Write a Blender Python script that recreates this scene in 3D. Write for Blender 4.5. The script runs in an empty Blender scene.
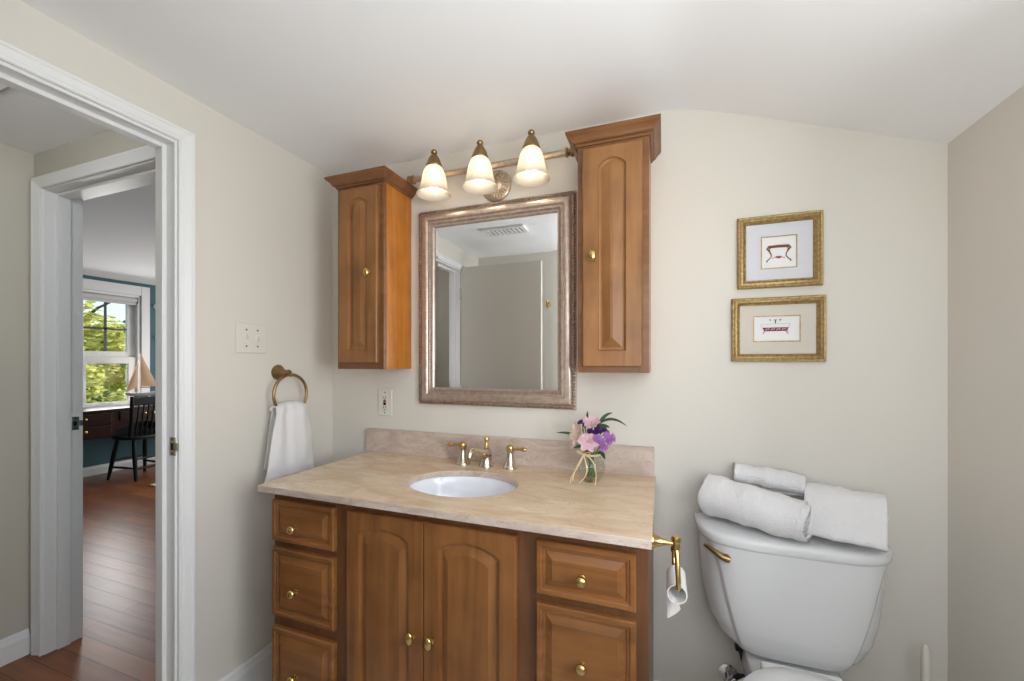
import bpy, bmesh, math, random
from mathutils import Vector, Matrix, noise

random.seed(7)
PI = math.pi
SC = bpy.context.scene
COL = SC.collection

# ------------------------------------------------------------------ camera
cam_data = bpy.data.cameras.new('camera')
cam_data.sensor_width = 36.0
cam_data.lens = 412.36 * 36.0 / 1024.0
cam_data.shift_y = (362.2 - 340.5) / 1024.0
cam_data.clip_start = 0.01
cam_data.clip_end = 200
cam = bpy.data.objects.new('camera', cam_data)
COL.objects.link(cam)
cam.location = (1.4306, -1.5, 1.24)
cam.rotation_euler = (PI / 2, 0, math.radians(20.12))
SC.camera = cam

# ------------------------------------------------------------------ world, sun, large lights, exposure
SC.view_settings.view_transform = 'Standard'
SC.view_settings.look = 'None'
SC.view_settings.gamma = 1.0
SC.view_settings.use_curve_mapping = False
SC.view_settings.exposure = -0.05
SC.cycles.use_denoising = True
SC.cycles.max_bounces = 10
SC.cycles.diffuse_bounces = 6
SC.cycles.transparent_max_bounces = 12
SC.cycles.sample_clamp_indirect = 6.0

world = bpy.data.worlds.new('sky')
SC.world = world
world.use_nodes = True
wn = world.node_tree.nodes
sky = wn.new('ShaderNodeTexSky')
sky.sky_type = 'NISHITA'
sky.sun_disc = False
sky.sun_elevation = math.radians(42)
sky.sun_rotation = math.radians(10)
wn['Background'].inputs['Strength'].default_value = 0.26
world.node_tree.links.new(sky.outputs[0], wn['Background'].inputs['Color'])


def lamp(name, kind, loc, direction, energy, color=(1, 1, 1), size=(1, 1), spread=180):
    d = bpy.data.lights.new(name, kind)
    d.energy = energy
    d.color = color
    if kind == 'AREA':
        d.shape = 'RECTANGLE'
        d.size, d.size_y = size
        d.spread = math.radians(spread)
    o = bpy.data.objects.new(name, d)
    COL.objects.link(o)
    o.location = loc
    o.rotation_euler = Vector(direction).to_track_quat('-Z', 'Y').to_euler()
    return o


sun = lamp('sun', 'SUN', (-6, 12, 12), (-0.25, -0.72, -0.62), 6.5, (1, 0.95, 0.86))
sun.data.angle = math.radians(0.6)
# added area fills behind the camera, standing in for unseen bathroom daylight
lamp('bath_right_fill', 'AREA', (2.14, -1.14, 1.30), (-1, -0.30, 0.18), 20, (0.93, 0.965, 1.0), (0.62, 0.85))
lamp('bath_rear_fill', 'AREA', (1.62, -1.60, 1.42), (-0.1, 1, 0.55), 10, (0.92, 0.96, 1.0), (0.9, 0.9))
# added fills for the hall and bedroom side, plus daylight at the bedroom window
lamp('hall_fill', 'AREA', (-0.22, -1.15, 2.04), (-1, 0.1, -0.25), 3.0, (0.97, 0.985, 1.0), (0.5, 0.10))  # added fill hidden above the door head, no fixture there
lamp('bedroom_window_daylight', 'AREA', (-4.36, 1.30, 1.30), (1, -0.15, -0.35), 12, (1.0, 0.99, 0.97), (0.45, 0.9))
lamp('bedroom_side_fill', 'AREA', (-2.6, 2.9, 1.25), (0, -1, 0.05), 52, (1.0, 0.985, 0.96), (1.8, 1.3))  # added to brighten the room, no window in that wall


# ------------------------------------------------------------------ materials
def srgb(r, g, b):
    def f(c):
        c /= 255.0
        return c / 12.92 if c <= 0.04045 else ((c + 0.055) / 1.055) ** 2.4
    return (f(r), f(g), f(b), 1.0)


def mat(name, col, rough=0.5, metal=0.0, spec=0.5, bump=None, var=None, **kw):
    """col = linear rgba; bump = (scale, strength, distance); var = (scale, colour2)"""
    m = bpy.data.materials.new(name)
    m.use_nodes = True
    nt = m.node_tree
    b = nt.nodes['Principled BSDF']
    b.inputs['Base Color'].default_value = col
    b.inputs['Roughness'].default_value = rough
    b.inputs['Metallic'].default_value = metal
    b.inputs['Specular IOR Level'].default_value = spec
    for k, v in kw.items():
        b.inputs[k.replace('_', ' ')].default_value = v
    tc = nt.nodes.new('ShaderNodeNewGeometry')
    if var:
        n = nt.nodes.new('ShaderNodeTexNoise')
        n.inputs['Scale'].default_value = var[0]
        n.inputs['Detail'].default_value = 4
        nt.links.new(tc.outputs['Position'], n.inputs['Vector'])
        r = nt.nodes.new('ShaderNodeValToRGB')
        r.color_ramp.elements[0].position = 0.35
        r.color_ramp.elements[1].position = 0.65
        r.color_ramp.elements[0].color = col
        r.color_ramp.elements[1].color = var[1]
        nt.links.new(n.outputs['Fac'], r.inputs['Fac'])
        nt.links.new(r.outputs['Color'], b.inputs['Base Color'])
    if bump:
        n2 = nt.nodes.new('ShaderNodeTexNoise')
        n2.inputs['Scale'].default_value = bump[0]
        n2.inputs['Detail'].default_value = 3
        nt.links.new(tc.outputs['Position'], n2.inputs['Vector'])
        bp = nt.nodes.new('ShaderNodeBump')
        bp.inputs['Strength'].default_value = bump[1]
        bp.inputs['Distance'].default_value = bump[2]
        nt.links.new(n2.outputs['Fac'], bp.inputs['Height'])
        nt.links.new(bp.outputs['Normal'], b.inputs['Normal'])
    return m


def wood(name, dark, mid, light, axis='z', rough=0.35, scale=1.0, knots=False):
    m = bpy.data.materials.new(name)
    m.use_nodes = True
    nt = m.node_tree
    b = nt.nodes['Principled BSDF']
    b.inputs['Roughness'].default_value = rough
    b.inputs['Coat Weight'].default_value = 0.08
    b.inputs['Specular IOR Level'].default_value = 0.35
    b.inputs['Coat Roughness'].default_value = 0.25
    g = nt.nodes.new('ShaderNodeNewGeometry')
    mp = nt.nodes.new('ShaderNodeMapping')
    sc = {'x': (1.2, 14, 14), 'y': (14, 1.2, 14), 'z': (14, 14, 1.2)}[axis]
    mp.inputs['Scale'].default_value = [s * scale for s in sc]
    nt.links.new(g.outputs['Position'], mp.inputs['Vector'])
    n1 = nt.nodes.new('ShaderNodeTexNoise')
    n1.inputs['Scale'].default_value = 1.6
    n1.inputs['Detail'].default_value = 6
    n1.inputs['Distortion'].default_value = 1.2
    nt.links.new(mp.outputs[0], n1.inputs['Vector'])
    n2 = nt.nodes.new('ShaderNodeTexNoise')      # broad blotches of the stain
    n2.inputs['Scale'].default_value = 7
    n2.inputs['Detail'].default_value = 3
    nt.links.new(g.outputs['Position'], n2.inputs['Vector'])
    mx = nt.nodes.new('ShaderNodeMath')
    mx.operation = 'MULTIPLY_ADD'
    mx.inputs[1].default_value = 0.55
    nt.links.new(n1.outputs['Fac'], mx.inputs[0])
    ml = nt.nodes.new('ShaderNodeMath')
    ml.operation = 'MULTIPLY'
    ml.inputs[1].default_value = 0.45
    nt.links.new(n2.outputs['Fac'], ml.inputs[0])
    nt.links.new(ml.outputs[0], mx.inputs[2])
    r = nt.nodes.new('ShaderNodeValToRGB')
    e = r.color_ramp.elements
    e[0].position, e[0].color = 0.30, dark
    e[1].position, e[1].color = 0.70, light
    k = r.color_ramp.elements.new(0.5)
    k.color = mid
    nt.links.new(mx.outputs[0], r.inputs['Fac'])
    nt.links.new(r.outputs['Color'], b.inputs['Base Color'])
    bp = nt.nodes.new('ShaderNodeBump')
    bp.inputs['Strength'].default_value = 0.08
    bp.inputs['Distance'].default_value = 0.002
    nt.links.new(n1.outputs['Fac'], bp.inputs['Height'])
    nt.links.new(bp.outputs['Normal'], b.inputs['Normal'])
    return m


def plank_floor(name):
    m = bpy.data.materials.new(name)
    m.use_nodes = True
    nt = m.node_tree
    b = nt.nodes['Principled BSDF']
    g = nt.nodes.new('ShaderNodeNewGeometry')
    br = nt.nodes.new('ShaderNodeTexBrick')
    br.inputs['Scale'].default_value = 1.0
    br.inputs['Brick Width'].default_value = 1.1
    br.inputs['Row Height'].default_value = 0.082
    br.inputs['Mortar Size'].default_value = 0.0014
    br.inputs['Mortar Smooth'].default_value = 0.2
    br.offset = 0.37
    br.inputs['Color1'].default_value = srgb(146, 90, 50)
    br.inputs['Color2'].default_value = srgb(116, 68, 38)
    br.inputs['Mortar'].default_value = srgb(48, 24, 12)
    nt.links.new(g.outputs['Position'], br.inputs['Vector'])
    mp = nt.nodes.new('ShaderNodeMapping')
    mp.inputs['Scale'].default_value = (2.0, 26, 26)
    nt.links.new(g.outputs['Position'], mp.inputs['Vector'])
    n = nt.nodes.new('ShaderNodeTexNoise')
    n.inputs['Scale'].default_value = 1.5
    n.inputs['Detail'].default_value = 6
    nt.links.new(mp.outputs[0], n.inputs['Vector'])
    mix = nt.nodes.new('ShaderNodeMix')
    mix.data_type = 'RGBA'
    mix.blend_type = 'MULTIPLY'
    mix.inputs['Factor'].default_value = 0.55
    nt.links.new(br.outputs['Color'], mix.inputs[6])
    r = nt.nodes.new('ShaderNodeValToRGB')
    r.color_ramp.elements[0].position = 0.3
    r.color_ramp.elements[0].color = (0.45, 0.42, 0.4, 1)
    r.color_ramp.elements[1].position = 0.7
    r.color_ramp.elements[1].color = (1.15, 1.12, 1.1, 1)
    nt.links.new(n.outputs['Fac'], r.inputs['Fac'])
    nt.links.new(r.outputs['Color'], mix.inputs[7])
    nt.links.new(mix.outputs[2], b.inputs['Base Color'])
    b.inputs['Roughness'].default_value = 0.33
    bp = nt.nodes.new('ShaderNodeBump')
    bp.inputs['Strength'].default_value = 0.25
    bp.inputs['Distance'].default_value = 0.002
    nt.links.new(br.outputs['Fac'], bp.inputs['Height'])
    bp.invert = True
    nt.links.new(bp.outputs['Normal'], b.inputs['Normal'])
    return m


def marble(name, base, light, vein, rough=0.22, ax=(3, 8, 8)):
    m = bpy.data.materials.new(name)
    m.use_nodes = True
    nt = m.node_tree
    b = nt.nodes['Principled BSDF']
    b.inputs['Roughness'].default_value = rough
    g = nt.nodes.new('ShaderNodeNewGeometry')
    mp = nt.nodes.new('ShaderNodeMapping')
    mp.inputs['Scale'].default_value = ax
    mp.inputs['Rotation'].default_value = (0, 0.15, 0.25)
    nt.links.new(g.outputs['Position'], mp.inputs['Vector'])
    n = nt.nodes.new('ShaderNodeTexNoise')
    n.inputs['Scale'].default_value = 1.6
    n.inputs['Detail'].default_value = 8
    n.inputs['Distortion'].default_value = 1.4
    nt.links.new(mp.outputs[0], n.inputs['Vector'])
    r = nt.nodes.new('ShaderNodeValToRGB')
    e = r.color_ramp.elements
    e[0].position, e[0].color = 0.34, base
    e[1].position, e[1].color = 0.68, light
    nt.links.new(n.outputs['Fac'], r.inputs['Fac'])
    # thin veins where a second noise crosses its middle value
    n2 = nt.nodes.new('ShaderNodeTexNoise')
    n2.inputs['Scale'].default_value = 2.2
    n2.inputs['Detail'].default_value = 6
    n2.inputs['Distortion'].default_value = 2.2
    nt.links.new(mp.outputs[0], n2.inputs['Vector'])
    s = nt.nodes.new('ShaderNodeMath')
    s.operation = 'SUBTRACT'
    s.inputs[1].default_value = 0.5
    nt.links.new(n2.outputs['Fac'], s.inputs[0])
    a = nt.nodes.new('ShaderNodeMath')
    a.operation = 'ABSOLUTE'
    nt.links.new(s.outputs[0], a.inputs[0])
    r2 = nt.nodes.new('ShaderNodeValToRGB')
    r2.color_ramp.elements[0].position = 0.0
    r2.color_ramp.elements[0].color = (0.5, 0.5, 0.5, 1)
    r2.color_ramp.elements[1].position = 0.018
    r2.color_ramp.elements[1].color = (0, 0, 0, 1)
    nt.links.new(a.outputs[0], r2.inputs['Fac'])
    mix = nt.nodes.new('ShaderNodeMix')
    mix.data_type = 'RGBA'
    nt.links.new(r2.outputs['Color'], mix.inputs['Factor'])
    nt.links.new(r.outputs['Color'], mix.inputs[6])
    mix.inputs[7].default_value = vein
    nt.links.new(mix.outputs[2], b.inputs['Base Color'])
    return m


def translucent_mat(name, col, trans=0.5, rough=0.5):
    m = bpy.data.materials.new(name)
    m.use_nodes = True
    nt = m.node_tree
    b = nt.nodes['Principled BSDF']
    b.inputs['Base Color'].default_value = col
    b.inputs['Roughness'].default_value = rough
    t = nt.nodes.new('ShaderNodeBsdfTranslucent')
    t.inputs['Color'].default_value = col
    mx = nt.nodes.new('ShaderNodeMixShader')
    mx.inputs[0].default_value = trans
    nt.links.new(b.outputs[0], mx.inputs[1])
    nt.links.new(t.outputs[0], mx.inputs[2])
    nt.links.new(mx.outputs[0], nt.nodes['Material Output'].inputs['Surface'])
    return m


def thin_glass(name, tint=(1, 1, 1, 1), refl=0.06):
    """a thin pane: mostly clear, with a little mirror reflection"""
    m = bpy.data.materials.new(name)
    m.use_nodes = True
    nt = m.node_tree
    t = nt.nodes.new('ShaderNodeBsdfTransparent')
    t.inputs['Color'].default_value = tint
    gl = nt.nodes.new('ShaderNodeBsdfGlossy')
    gl.inputs['Roughness'].default_value = 0.02
    lw = nt.nodes.new('ShaderNodeLayerWeight')
    lw.inputs['Blend'].default_value = 0.5
    pw = nt.nodes.new('ShaderNodeMath')
    pw.operation = 'POWER'
    pw.inputs[1].default_value = 4.0
    nt.links.new(lw.outputs['Facing'], pw.inputs[0])
    ma = nt.nodes.new('ShaderNodeMath')
    ma.operation = 'MULTIPLY_ADD'
    ma.inputs[1].default_value = 0.5
    ma.inputs[2].default_value = 0.03
    nt.links.new(pw.outputs[0], ma.inputs[0])
    mx = nt.nodes.new('ShaderNodeMixShader')
    nt.links.new(ma.outputs[0], mx.inputs[0])
    nt.links.new(t.outputs[0], mx.inputs[1])
    nt.links.new(gl.outputs[0], mx.inputs[2])
    nt.links.new(mx.outputs[0], nt.nodes['Material Output'].inputs['Surface'])
    return m


def emit(name, col, strength):
    m = bpy.data.materials.new(name)
    m.use_nodes = True
    b = m.node_tree.nodes['Principled BSDF']
    b.inputs['Base Color'].default_value = (1, 1, 1, 1)
    b.inputs['Emission Color'].default_value = col
    b.inputs['Emission Strength'].default_value = strength
    return m


def frosted_shade(name):
    m = bpy.data.materials.new(name)
    m.use_nodes = True
    nt = m.node_tree
    b = nt.nodes['Principled BSDF']
    b.inputs['Base Color'].default_value = (0.88, 0.83, 0.75, 1)
    b.inputs['Roughness'].default_value = 0.3
    t = nt.nodes.new('ShaderNodeBsdfTranslucent')
    t.inputs['Color'].default_value = (0.66, 0.61, 0.52, 1)
    tr = nt.nodes.new('ShaderNodeBsdfTransparent')
    tr.inputs['Color'].default_value = (1.0, 0.97, 0.92, 1)
    m1 = nt.nodes.new('ShaderNodeMixShader')
    m1.inputs[0].default_value = 0.55
    nt.links.new(b.outputs[0], m1.inputs[1])
    nt.links.new(t.outputs[0], m1.inputs[2])
    m2 = nt.nodes.new('ShaderNodeMixShader')
    m2.inputs[0].default_value = 0.16
    nt.links.new(m1.outputs[0], m2.inputs[1])
    nt.links.new(tr.outputs[0], m2.inputs[2])
    nt.links.new(m2.outputs[0], nt.nodes['Material Output'].inputs['Surface'])
    return m


M = {}
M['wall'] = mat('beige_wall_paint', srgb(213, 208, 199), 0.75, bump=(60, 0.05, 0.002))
M['walldim'] = mat('hall_beige_dimmed', srgb(190, 185, 173), 0.75, bump=(60, 0.05, 0.002))  # bathroom beige, darkened to carry the hall's dimmer light
M['blue'] = mat('blue_wall_paint', srgb(68, 102, 114), 0.7)
M['ceil'] = mat('ceiling_paint', srgb(238, 238, 240), 0.85, bump=(40, 0.05, 0.002))
M['trim'] = mat('white_trim_paint', srgb(226, 226, 226), 0.32)
M['door'] = mat('door_paint', srgb(198, 194, 184), 0.5)
M['tile'] = mat('grey_floor_tile', srgb(205, 203, 198), 0.35)
M['floorwood'] = plank_floor('oak_plank_floor')
M['van'] = wood('vanity_maple', srgb(100, 62, 31), srgb(127, 82, 42), srgb(145, 97, 54), 'z')
M['vanx'] = wood('vanity_maple_across', srgb(100, 62, 31), srgb(130, 84, 43), srgb(150, 100, 55), 'x')
M['vandk'] = wood('vanity_frame_maple', srgb(82, 52, 31), srgb(103, 67, 40), srgb(117, 79, 48), 'z')
M['up'] = wood('cabinet_maple', srgb(108, 70, 36), srgb(136, 92, 51), srgb(156, 110, 66), 'z')
M['upx'] = wood('cabinet_maple_across', srgb(96, 61, 34), srgb(120, 79, 46), srgb(138, 94, 58), 'x')
M['uplit'] = wood('cabinet_side_lamplit', srgb(150, 88, 32), srgb(178, 110, 42), srgb(196, 128, 54), 'z', 0.25)  # orange of the vanity lamps' light put into the side's wood colour
M['stone'] = marble('counter_marble', srgb(200, 174, 142), srgb(220, 198, 170), srgb(170, 138, 110), 0.2)
M['stone2'] = marble('backsplash_marble', srgb(180, 161, 148), srgb(206, 192, 180), srgb(146, 122, 108), 0.28, (4, 10, 10))
M['porc'] = mat('white_porcelain', srgb(216, 216, 216), 0.12, spec=0.5)
M['sink'] = mat('sink_porcelain', srgb(232, 234, 240), 0.12)
M['plastic'] = mat('white_plastic', srgb(216, 211, 201), 0.35)
M['seat'] = mat('toilet_seat_plastic', srgb(232, 232, 232), 0.2)
M['brass'] = mat('polished_brass', srgb(208, 178, 116), 0.16, 1.0)
M['abrass'] = mat('antique_brass', srgb(156, 130, 90), 0.3, 1.0, bump=(300, 0.2, 0.001))
M['nickel'] = mat('satin_nickel', srgb(206, 196, 178), 0.22, 1.0)
M['bronze'] = mat('champagne_bronze', srgb(208, 190, 172), 0.42, 0.9, var=(90, srgb(188, 166, 146)), bump=(200, 0.3, 0.001))
M['chrome'] = mat('chrome', srgb(220, 220, 222), 0.1, 1.0)
M['steel'] = mat('dark_steel', srgb(70, 70, 72), 0.35, 1.0)
M['black'] = mat('black_paint', srgb(14, 14, 15), 0.5, spec=0.3)
M['rubber'] = mat('dark_rubber', srgb(34, 33, 33), 0.6)
M['shade'] = frosted_shade('frosted_ribbed_glass')
M['bulb'] = emit('lit_bulb', (1.0, 0.88, 0.72, 1), 11.5)
M['mirror'] = mat('mirror_silver', (0.90, 0.91, 0.91, 1), 0.0, 1.0)
M['silver'] = mat('rose_silver_leaf', srgb(204, 188, 176), 0.34, 0.75, var=(60, srgb(186, 166, 152)), bump=(260, 0.15, 0.001))
M['silverd'] = mat('tarnished_silver_leaf', srgb(168, 150, 136), 0.4, 0.7, var=(160, srgb(112, 92, 80)), bump=(220, 0.8, 0.003))
M['gold'] = mat('gold_leaf', srgb(178, 152, 104), 0.42, 0.7, var=(120, srgb(142, 116, 72)), bump=(180, 0.5, 0.002))
M['mat1'] = mat('pale_blue_white_mount', srgb(206, 206, 213), 0.8)
M['mat2'] = mat('cream_mount', srgb(202, 195, 184), 0.8)
M['paper'] = mat('white_print_paper', srgb(226, 225, 225), 0.7)
M['ink'] = mat('sepia_ink', srgb(128, 78, 58), 0.8)
M['ink2'] = mat('plum_ink', srgb(112, 40, 62), 0.8)
M['ink3'] = mat('pink_wash', srgb(214, 168, 172), 0.8)
M['ink4'] = mat('dark_ink', srgb(58, 50, 52), 0.8)
M['ink5'] = mat('grey_pencil', srgb(180, 176, 172), 0.8)
M['towel'] = mat('white_terry', srgb(243, 241, 241), 0.95, bump=(330, 1.0, 0.006), spec=0.1)
M['tube'] = mat('white_card', srgb(232, 231, 230), 0.8)
M['tissue'] = mat('tissue_paper', srgb(216, 207, 202), 0.9)
M['red'] = mat('red_button', srgb(150, 40, 36), 0.4)
M['vase'] = thin_glass('clear_vase_glass', (0.955, 0.965, 0.95, 1))
M['pane'] = thin_glass('window_glass', (0.97, 0.98, 0.98, 1))
M['stem'] = mat('flower_stem', srgb(84, 116, 56), 0.55)
M['leafg'] = mat('flower_leaf', srgb(46, 78, 44), 0.5)
M['pink'] = translucent_mat('pale_pink_petal', srgb(232, 196, 208), 0.25)
M['cream'] = translucent_mat('blush_cream_petal', srgb(232, 208, 196), 0.25)
M['lilac'] = translucent_mat('lilac_petal', srgb(190, 132, 200), 0.25)
M['violet'] = translucent_mat('violet_petal', srgb(66, 36, 96), 0.15)
M['twine'] = mat('raffia_twine', srgb(216, 200, 156), 0.8)
M['desk'] = wood('walnut_desk', srgb(30, 16, 11), srgb(48, 25, 17), srgb(62, 34, 24), 'y', 0.35)
M['sail'] = translucent_mat('tan_sailcloth', srgb(188, 158, 128), 0.25)
M['hull'] = mat('grey_hull_paint', srgb(150, 148, 150), 0.4)
M['blind'] = mat('roller_blind_fabric', srgb(200, 198, 198), 0.7)
M['green1'] = translucent_mat('sunny_leaves', srgb(206, 206, 120), 0.45)
M['green2'] = translucent_mat('deep_leaves', srgb(140, 156, 84), 0.4)
M['bark'] = mat('bark', srgb(96, 82, 70), 0.9)
M['grass'] = mat('lawn', srgb(98, 120, 58), 0.9, var=(3, srgb(120, 138, 70)))
M['rug'] = mat('pale_rug_wool', srgb(212, 204, 190), 0.95, bump=(200, 0.5, 0.004))


# ------------------------------------------------------------------ mesh helpers
def worg(o):
    v = Vector((0, 0, 0))
    while o is not None:
        v = v + Vector(o.location)
        o = o.parent
    return v


def obj(name, bm, m, parent=None, smooth=False, origin=None, angle=40):
    me = bpy.data.meshes.new(name)
    bmesh.ops.recalc_face_normals(bm, faces=bm.faces)
    off = worg(parent) if parent is not None else (Vector(origin) if origin is not None else Vector((0, 0, 0)))
    bmesh.ops.translate(bm, verts=bm.verts, vec=-off)
    if smooth:
        for f in bm.faces:
            f.smooth = True
        if angle is not None:
            lim = math.radians(angle)
            for e in bm.edges:
                if len(e.link_faces) == 2 and e.calc_face_angle(0) > lim:
                    e.smooth = False
    bm.to_mesh(me)
    bm.free()
    me.materials.append(m)
    o = bpy.data.objects.new(name, me)
    COL.objects.link(o)
    if parent is not None:
        o.parent = parent
    elif origin is not None:
        o.location = origin
    return o


def tag(o, label, cat, group=None, kind=None):
    o['label'] = label
    o['category'] = cat
    if group:
        o['group'] = group
    if kind:
        o['kind'] = kind
    return o


def thing(name, label, cat, loc=(0, 0, 0), group=None):
    o = bpy.data.objects.new(name, None)
    o.empty_display_size = 0.05
    COL.objects.link(o)
    o.location = loc
    return tag(o, label, cat, group)


def struct(name, bm, m, smooth=False, parent=None):
    o = obj(name, bm, m, parent=parent, smooth=smooth)
    o['kind'] = 'structure'
    return o


def B():
    return bmesh.new()


def add_box(bm, x0, x1, y0, y1, z0, z1, bev=0.0, seg=2):
    r = bmesh.ops.create_cube(bm, size=1.0)
    vs = r['verts']
    for v in vs:
        v.co = Vector((x0 + (v.co.x + 0.5) * (x1 - x0), y0 + (v.co.y + 0.5) * (y1 - y0), z0 + (v.co.z + 0.5) * (z1 - z0)))
    if bev > 0:
        es = list({e for v in vs for e in v.link_edges})
        bmesh.ops.bevel(bm, geom=es, offset=bev, segments=seg, affect='EDGES', profile=0.5)
    return vs


def bx(x0, x1, y0, y1, z0, z1, bev=0.0, seg=2):
    bm = B()
    add_box(bm, x0, x1, y0, y1, z0, z1, bev, seg)
    return bm


def frame_of(d):
    d = d.normalized()
    a = Vector((0, 0, 1)) if abs(d.z) < 0.9 else Vector((1, 0, 0))
    u = d.cross(a).normalized()
    return u, d.cross(u).normalized()


def add_tube(bm, pts, r, n=12, caps=True, closed=False):
    pts = [Vector(p) for p in pts]
    rs = r if isinstance(r, (list, tuple)) else [r] * len(pts)
    rings = []
    up = None
    N = len(pts)
    for i, p in enumerate(pts):
        if closed:
            d = pts[(i + 1) % N] - pts[i - 1]
        else:
            d = pts[min(i + 1, N - 1)] - pts[max(i - 1, 0)]
        d.normalize()
        if up is None:
            u, w = frame_of(d)
        else:
            u = up - d * up.dot(d)
            if u.length < 1e-6:
                u, w = frame_of(d)
            u.normalize()
            w = d.cross(u)
        up = u
        rings.append([bm.verts.new(p + (u * math.cos(2 * PI * k / n) + w * math.sin(2 * PI * k / n)) * rs[i]) for k in range(n)])
    m = N if closed else N - 1
    for i in range(m):
        a, b = rings[i], rings[(i + 1) % N]
        for k in range(n):
            bm.faces.new((a[k], a[(k + 1) % n], b[(k + 1) % n], b[k]))
    if caps and not closed:
        bm.faces.new(rings[0][::-1])
        bm.faces.new(rings[-1])


def add_lathe(bm, prof, origin, axis=(0, 0, 1), n=32, flute=None):
    """prof = list of (radius, height along axis); flute = f(angle, height) radius factor"""
    o = Vector(origin)
    d = Vector(axis).normalized()
    u, w = frame_of(d)
    rings = []
    for r, h in prof:
        if r < 1e-6:
            rings.append([bm.verts.new(o + d * h)])
        else:
            row = []
            for k in range(n):
                a = 2 * PI * k / n
                rr = r * (flute(a, h) if flute else 1)
                row.append(bm.verts.new(o + d * h + (u * math.cos(a) + w * math.sin(a)) * rr))
            rings.append(row)
    for a, b in zip(rings, rings[1:]):
        for k in range(n):
            if len(a) == 1 and len(b) == 1:
                continue
            if len(a) == 1:
                bm.faces.new((a[0], b[k], b[(k + 1) % n]))
            elif len(b) == 1:
                bm.faces.new((a[k], b[0], a[(k + 1) % n]))
            else:
                bm.faces.new((a[k], b[k], b[(k + 1) % n], a[(k + 1) % n]))


def lathe(prof, origin, axis=(0, 0, 1), n=32, flute=None):
    bm = B()
    add_lathe(bm, prof, origin, axis, n, flute)
    return bm


def add_loft(bm, rings, cap0=True, cap1=True, closed=True):
    rows = [[bm.verts.new(p) for p in r] for r in rings]
    n = len(rows[0])
    for a, b in zip(rows, rows[1:]):
        for k in range(n if closed else n - 1):
            bm.faces.new((a[k], a[(k + 1) % n], b[(k + 1) % n], b[k]))
    if cap0:
        bm.faces.new(rows[0][::-1])
    if cap1:
        bm.faces.new(rows[-1])
    return rows


def add_prism(bm, poly, axis, a0, a1):
    """poly = 2-D points in the two other axes (in x,y,z order), extruded along axis"""
    def p3(q, a):
        if axis == 'x':
            return (a, q[0], q[1])
        if axis == 'y':
            return (q[0], a, q[1])
        return (q[0], q[1], a)
    add_loft(bm, [[p3(q, a0) for q in poly], [p3(q, a1) for q in poly]])


def add_frame_xz(bm, x0, x1, z0, z1, prof, y_sign=-1, y_base=0.0):
    """closed rectangular frame in the x-z plane with mitred corners; prof = (inset, depth) closed polygon"""
    corners = [(x0, z0, 1, 1), (x1, z0, -1, 1), (x1, z1, -1, -1), (x0, z1, 1, -1)]
    rows = []
    for cx, cz, sx, sz in corners:
        rows.append([bm.verts.new((cx + sx * i, y_base + y_sign * d, cz + sz * i)) for i, d in prof])
    n = len(prof)
    for q in range(4):
        a, b = rows[q], rows[(q + 1) % 4]
        for k in range(n):
            bm.faces.new((a[k], a[(k + 1) % n], b[(k + 1) % n], b[k]))


def contour(x0, x1, z0, z1, rise, y, n=16):
    pts = [(x0, y, z0), (x1, y, z0), (x1, y, z1 - rise)]
    for i in range(1, n):
        t = i / n
        x = x1 + (x0 - x1) * t
        pts.append((x, y, z1 - rise + rise * (math.sin(PI * t) ** 0.72 if rise else 0)))
    pts.append((x0, y, z1 - rise))
    return pts


def panel_front(x0, x1, z0, z1, yf, thk, steps):
    """a raised-panel door or drawer front facing -y. steps = (inset_x, inset_z_bottom, inset_z_top, rise, depth behind yf)"""
    bm = B()
    rings = [contour(x0, x1, z0, z1, 0, yf + thk), contour(x0, x1, z0, z1, 0, yf + 0.004),
             contour(x0 + 0.003, x1 - 0.003, z0 + 0.003, z1 - 0.003, 0, yf)]
    for ix, zb, zt, rise, dep in steps:
        rings.append(contour(x0 + ix, x1 - ix, z0 + zb, z1 - zt, rise, yf + dep))
    add_loft(bm, rings)
    return bm


def drawer_steps():
    return [(0.012, 0.012, 0.012, 0, 0.0), (0.015, 0.015, 0.015, 0, 0.0035), (0.019, 0.019, 0.019, 0, 0.0035), (0.021, 0.021, 0.021, 0, 0.0075),
            (0.024, 0.024, 0.024, 0, 0.0075), (0.040, 0.040, 0.040, 0, 0.0005), (0.0415, 0.0415, 0.0415, 0, -0.001)]


def door_steps(st, zb, zt, rise, bev, r2=None):
    r2 = rise if r2 is None else r2
    return [(st - 0.003, zb - 0.003, zt - 0.003, rise, 0.0), (st, zb, zt, rise, 0.007), (st + 0.004, zb + 0.004, zt + 0.004, rise, 0.0085),
            (st + 0.008, zb + 0.008, zt + 0.008, rise, 0.0085), (st + bev, zb + bev, zt + bev, r2, 0.0), (st + bev + 0.002, zb + bev + 0.002, zt + bev + 0.002, r2, -0.001)]


def knob_bm(x, yf, z, s=1.0, tall=1.0):
    prof = [(0.0075, 0), (0.0078, 0.0015), (0.0045, 0.003), (0.0038, 0.011), (0.0055, 0.0125), (0.0105, 0.015), (0.0128, 0.019),
            (0.0125, 0.0225), (0.0095, 0.026), (0.005, 0.028), (0, 0.0285)]
    bm = lathe([(r * s, h * s) for r, h in prof], (x, yf, z), (0, -1, 0), 24)
    for v in bm.verts:
        v.co.z = z + (v.co.z - z) * tall
    return bm


# ------------------------------------------------------------------ the setting: bathroom shell
XR = 2.177            # right wall
YR = -1.62            # rear wall
OP0, OP1, OPZ = -0.655, -1.285, 1.925      # bathroom door opening in the left wall
HX = -1.115           # hall's far wall
CZ = [(-0.1, 2.0974), (1.40, 2.0974), (1.4336, 2.0974), (1.48, 2.093), (1.52, 2.084), (1.56, 2.0728), (1.623, 2.0528), (1.6877, 2.0297),
      (1.80, 1.9878), (1.919, 1.9445), (2.0486, 1.896), (2.1766, 1.8509), (2.30, 1.806)]

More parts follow.
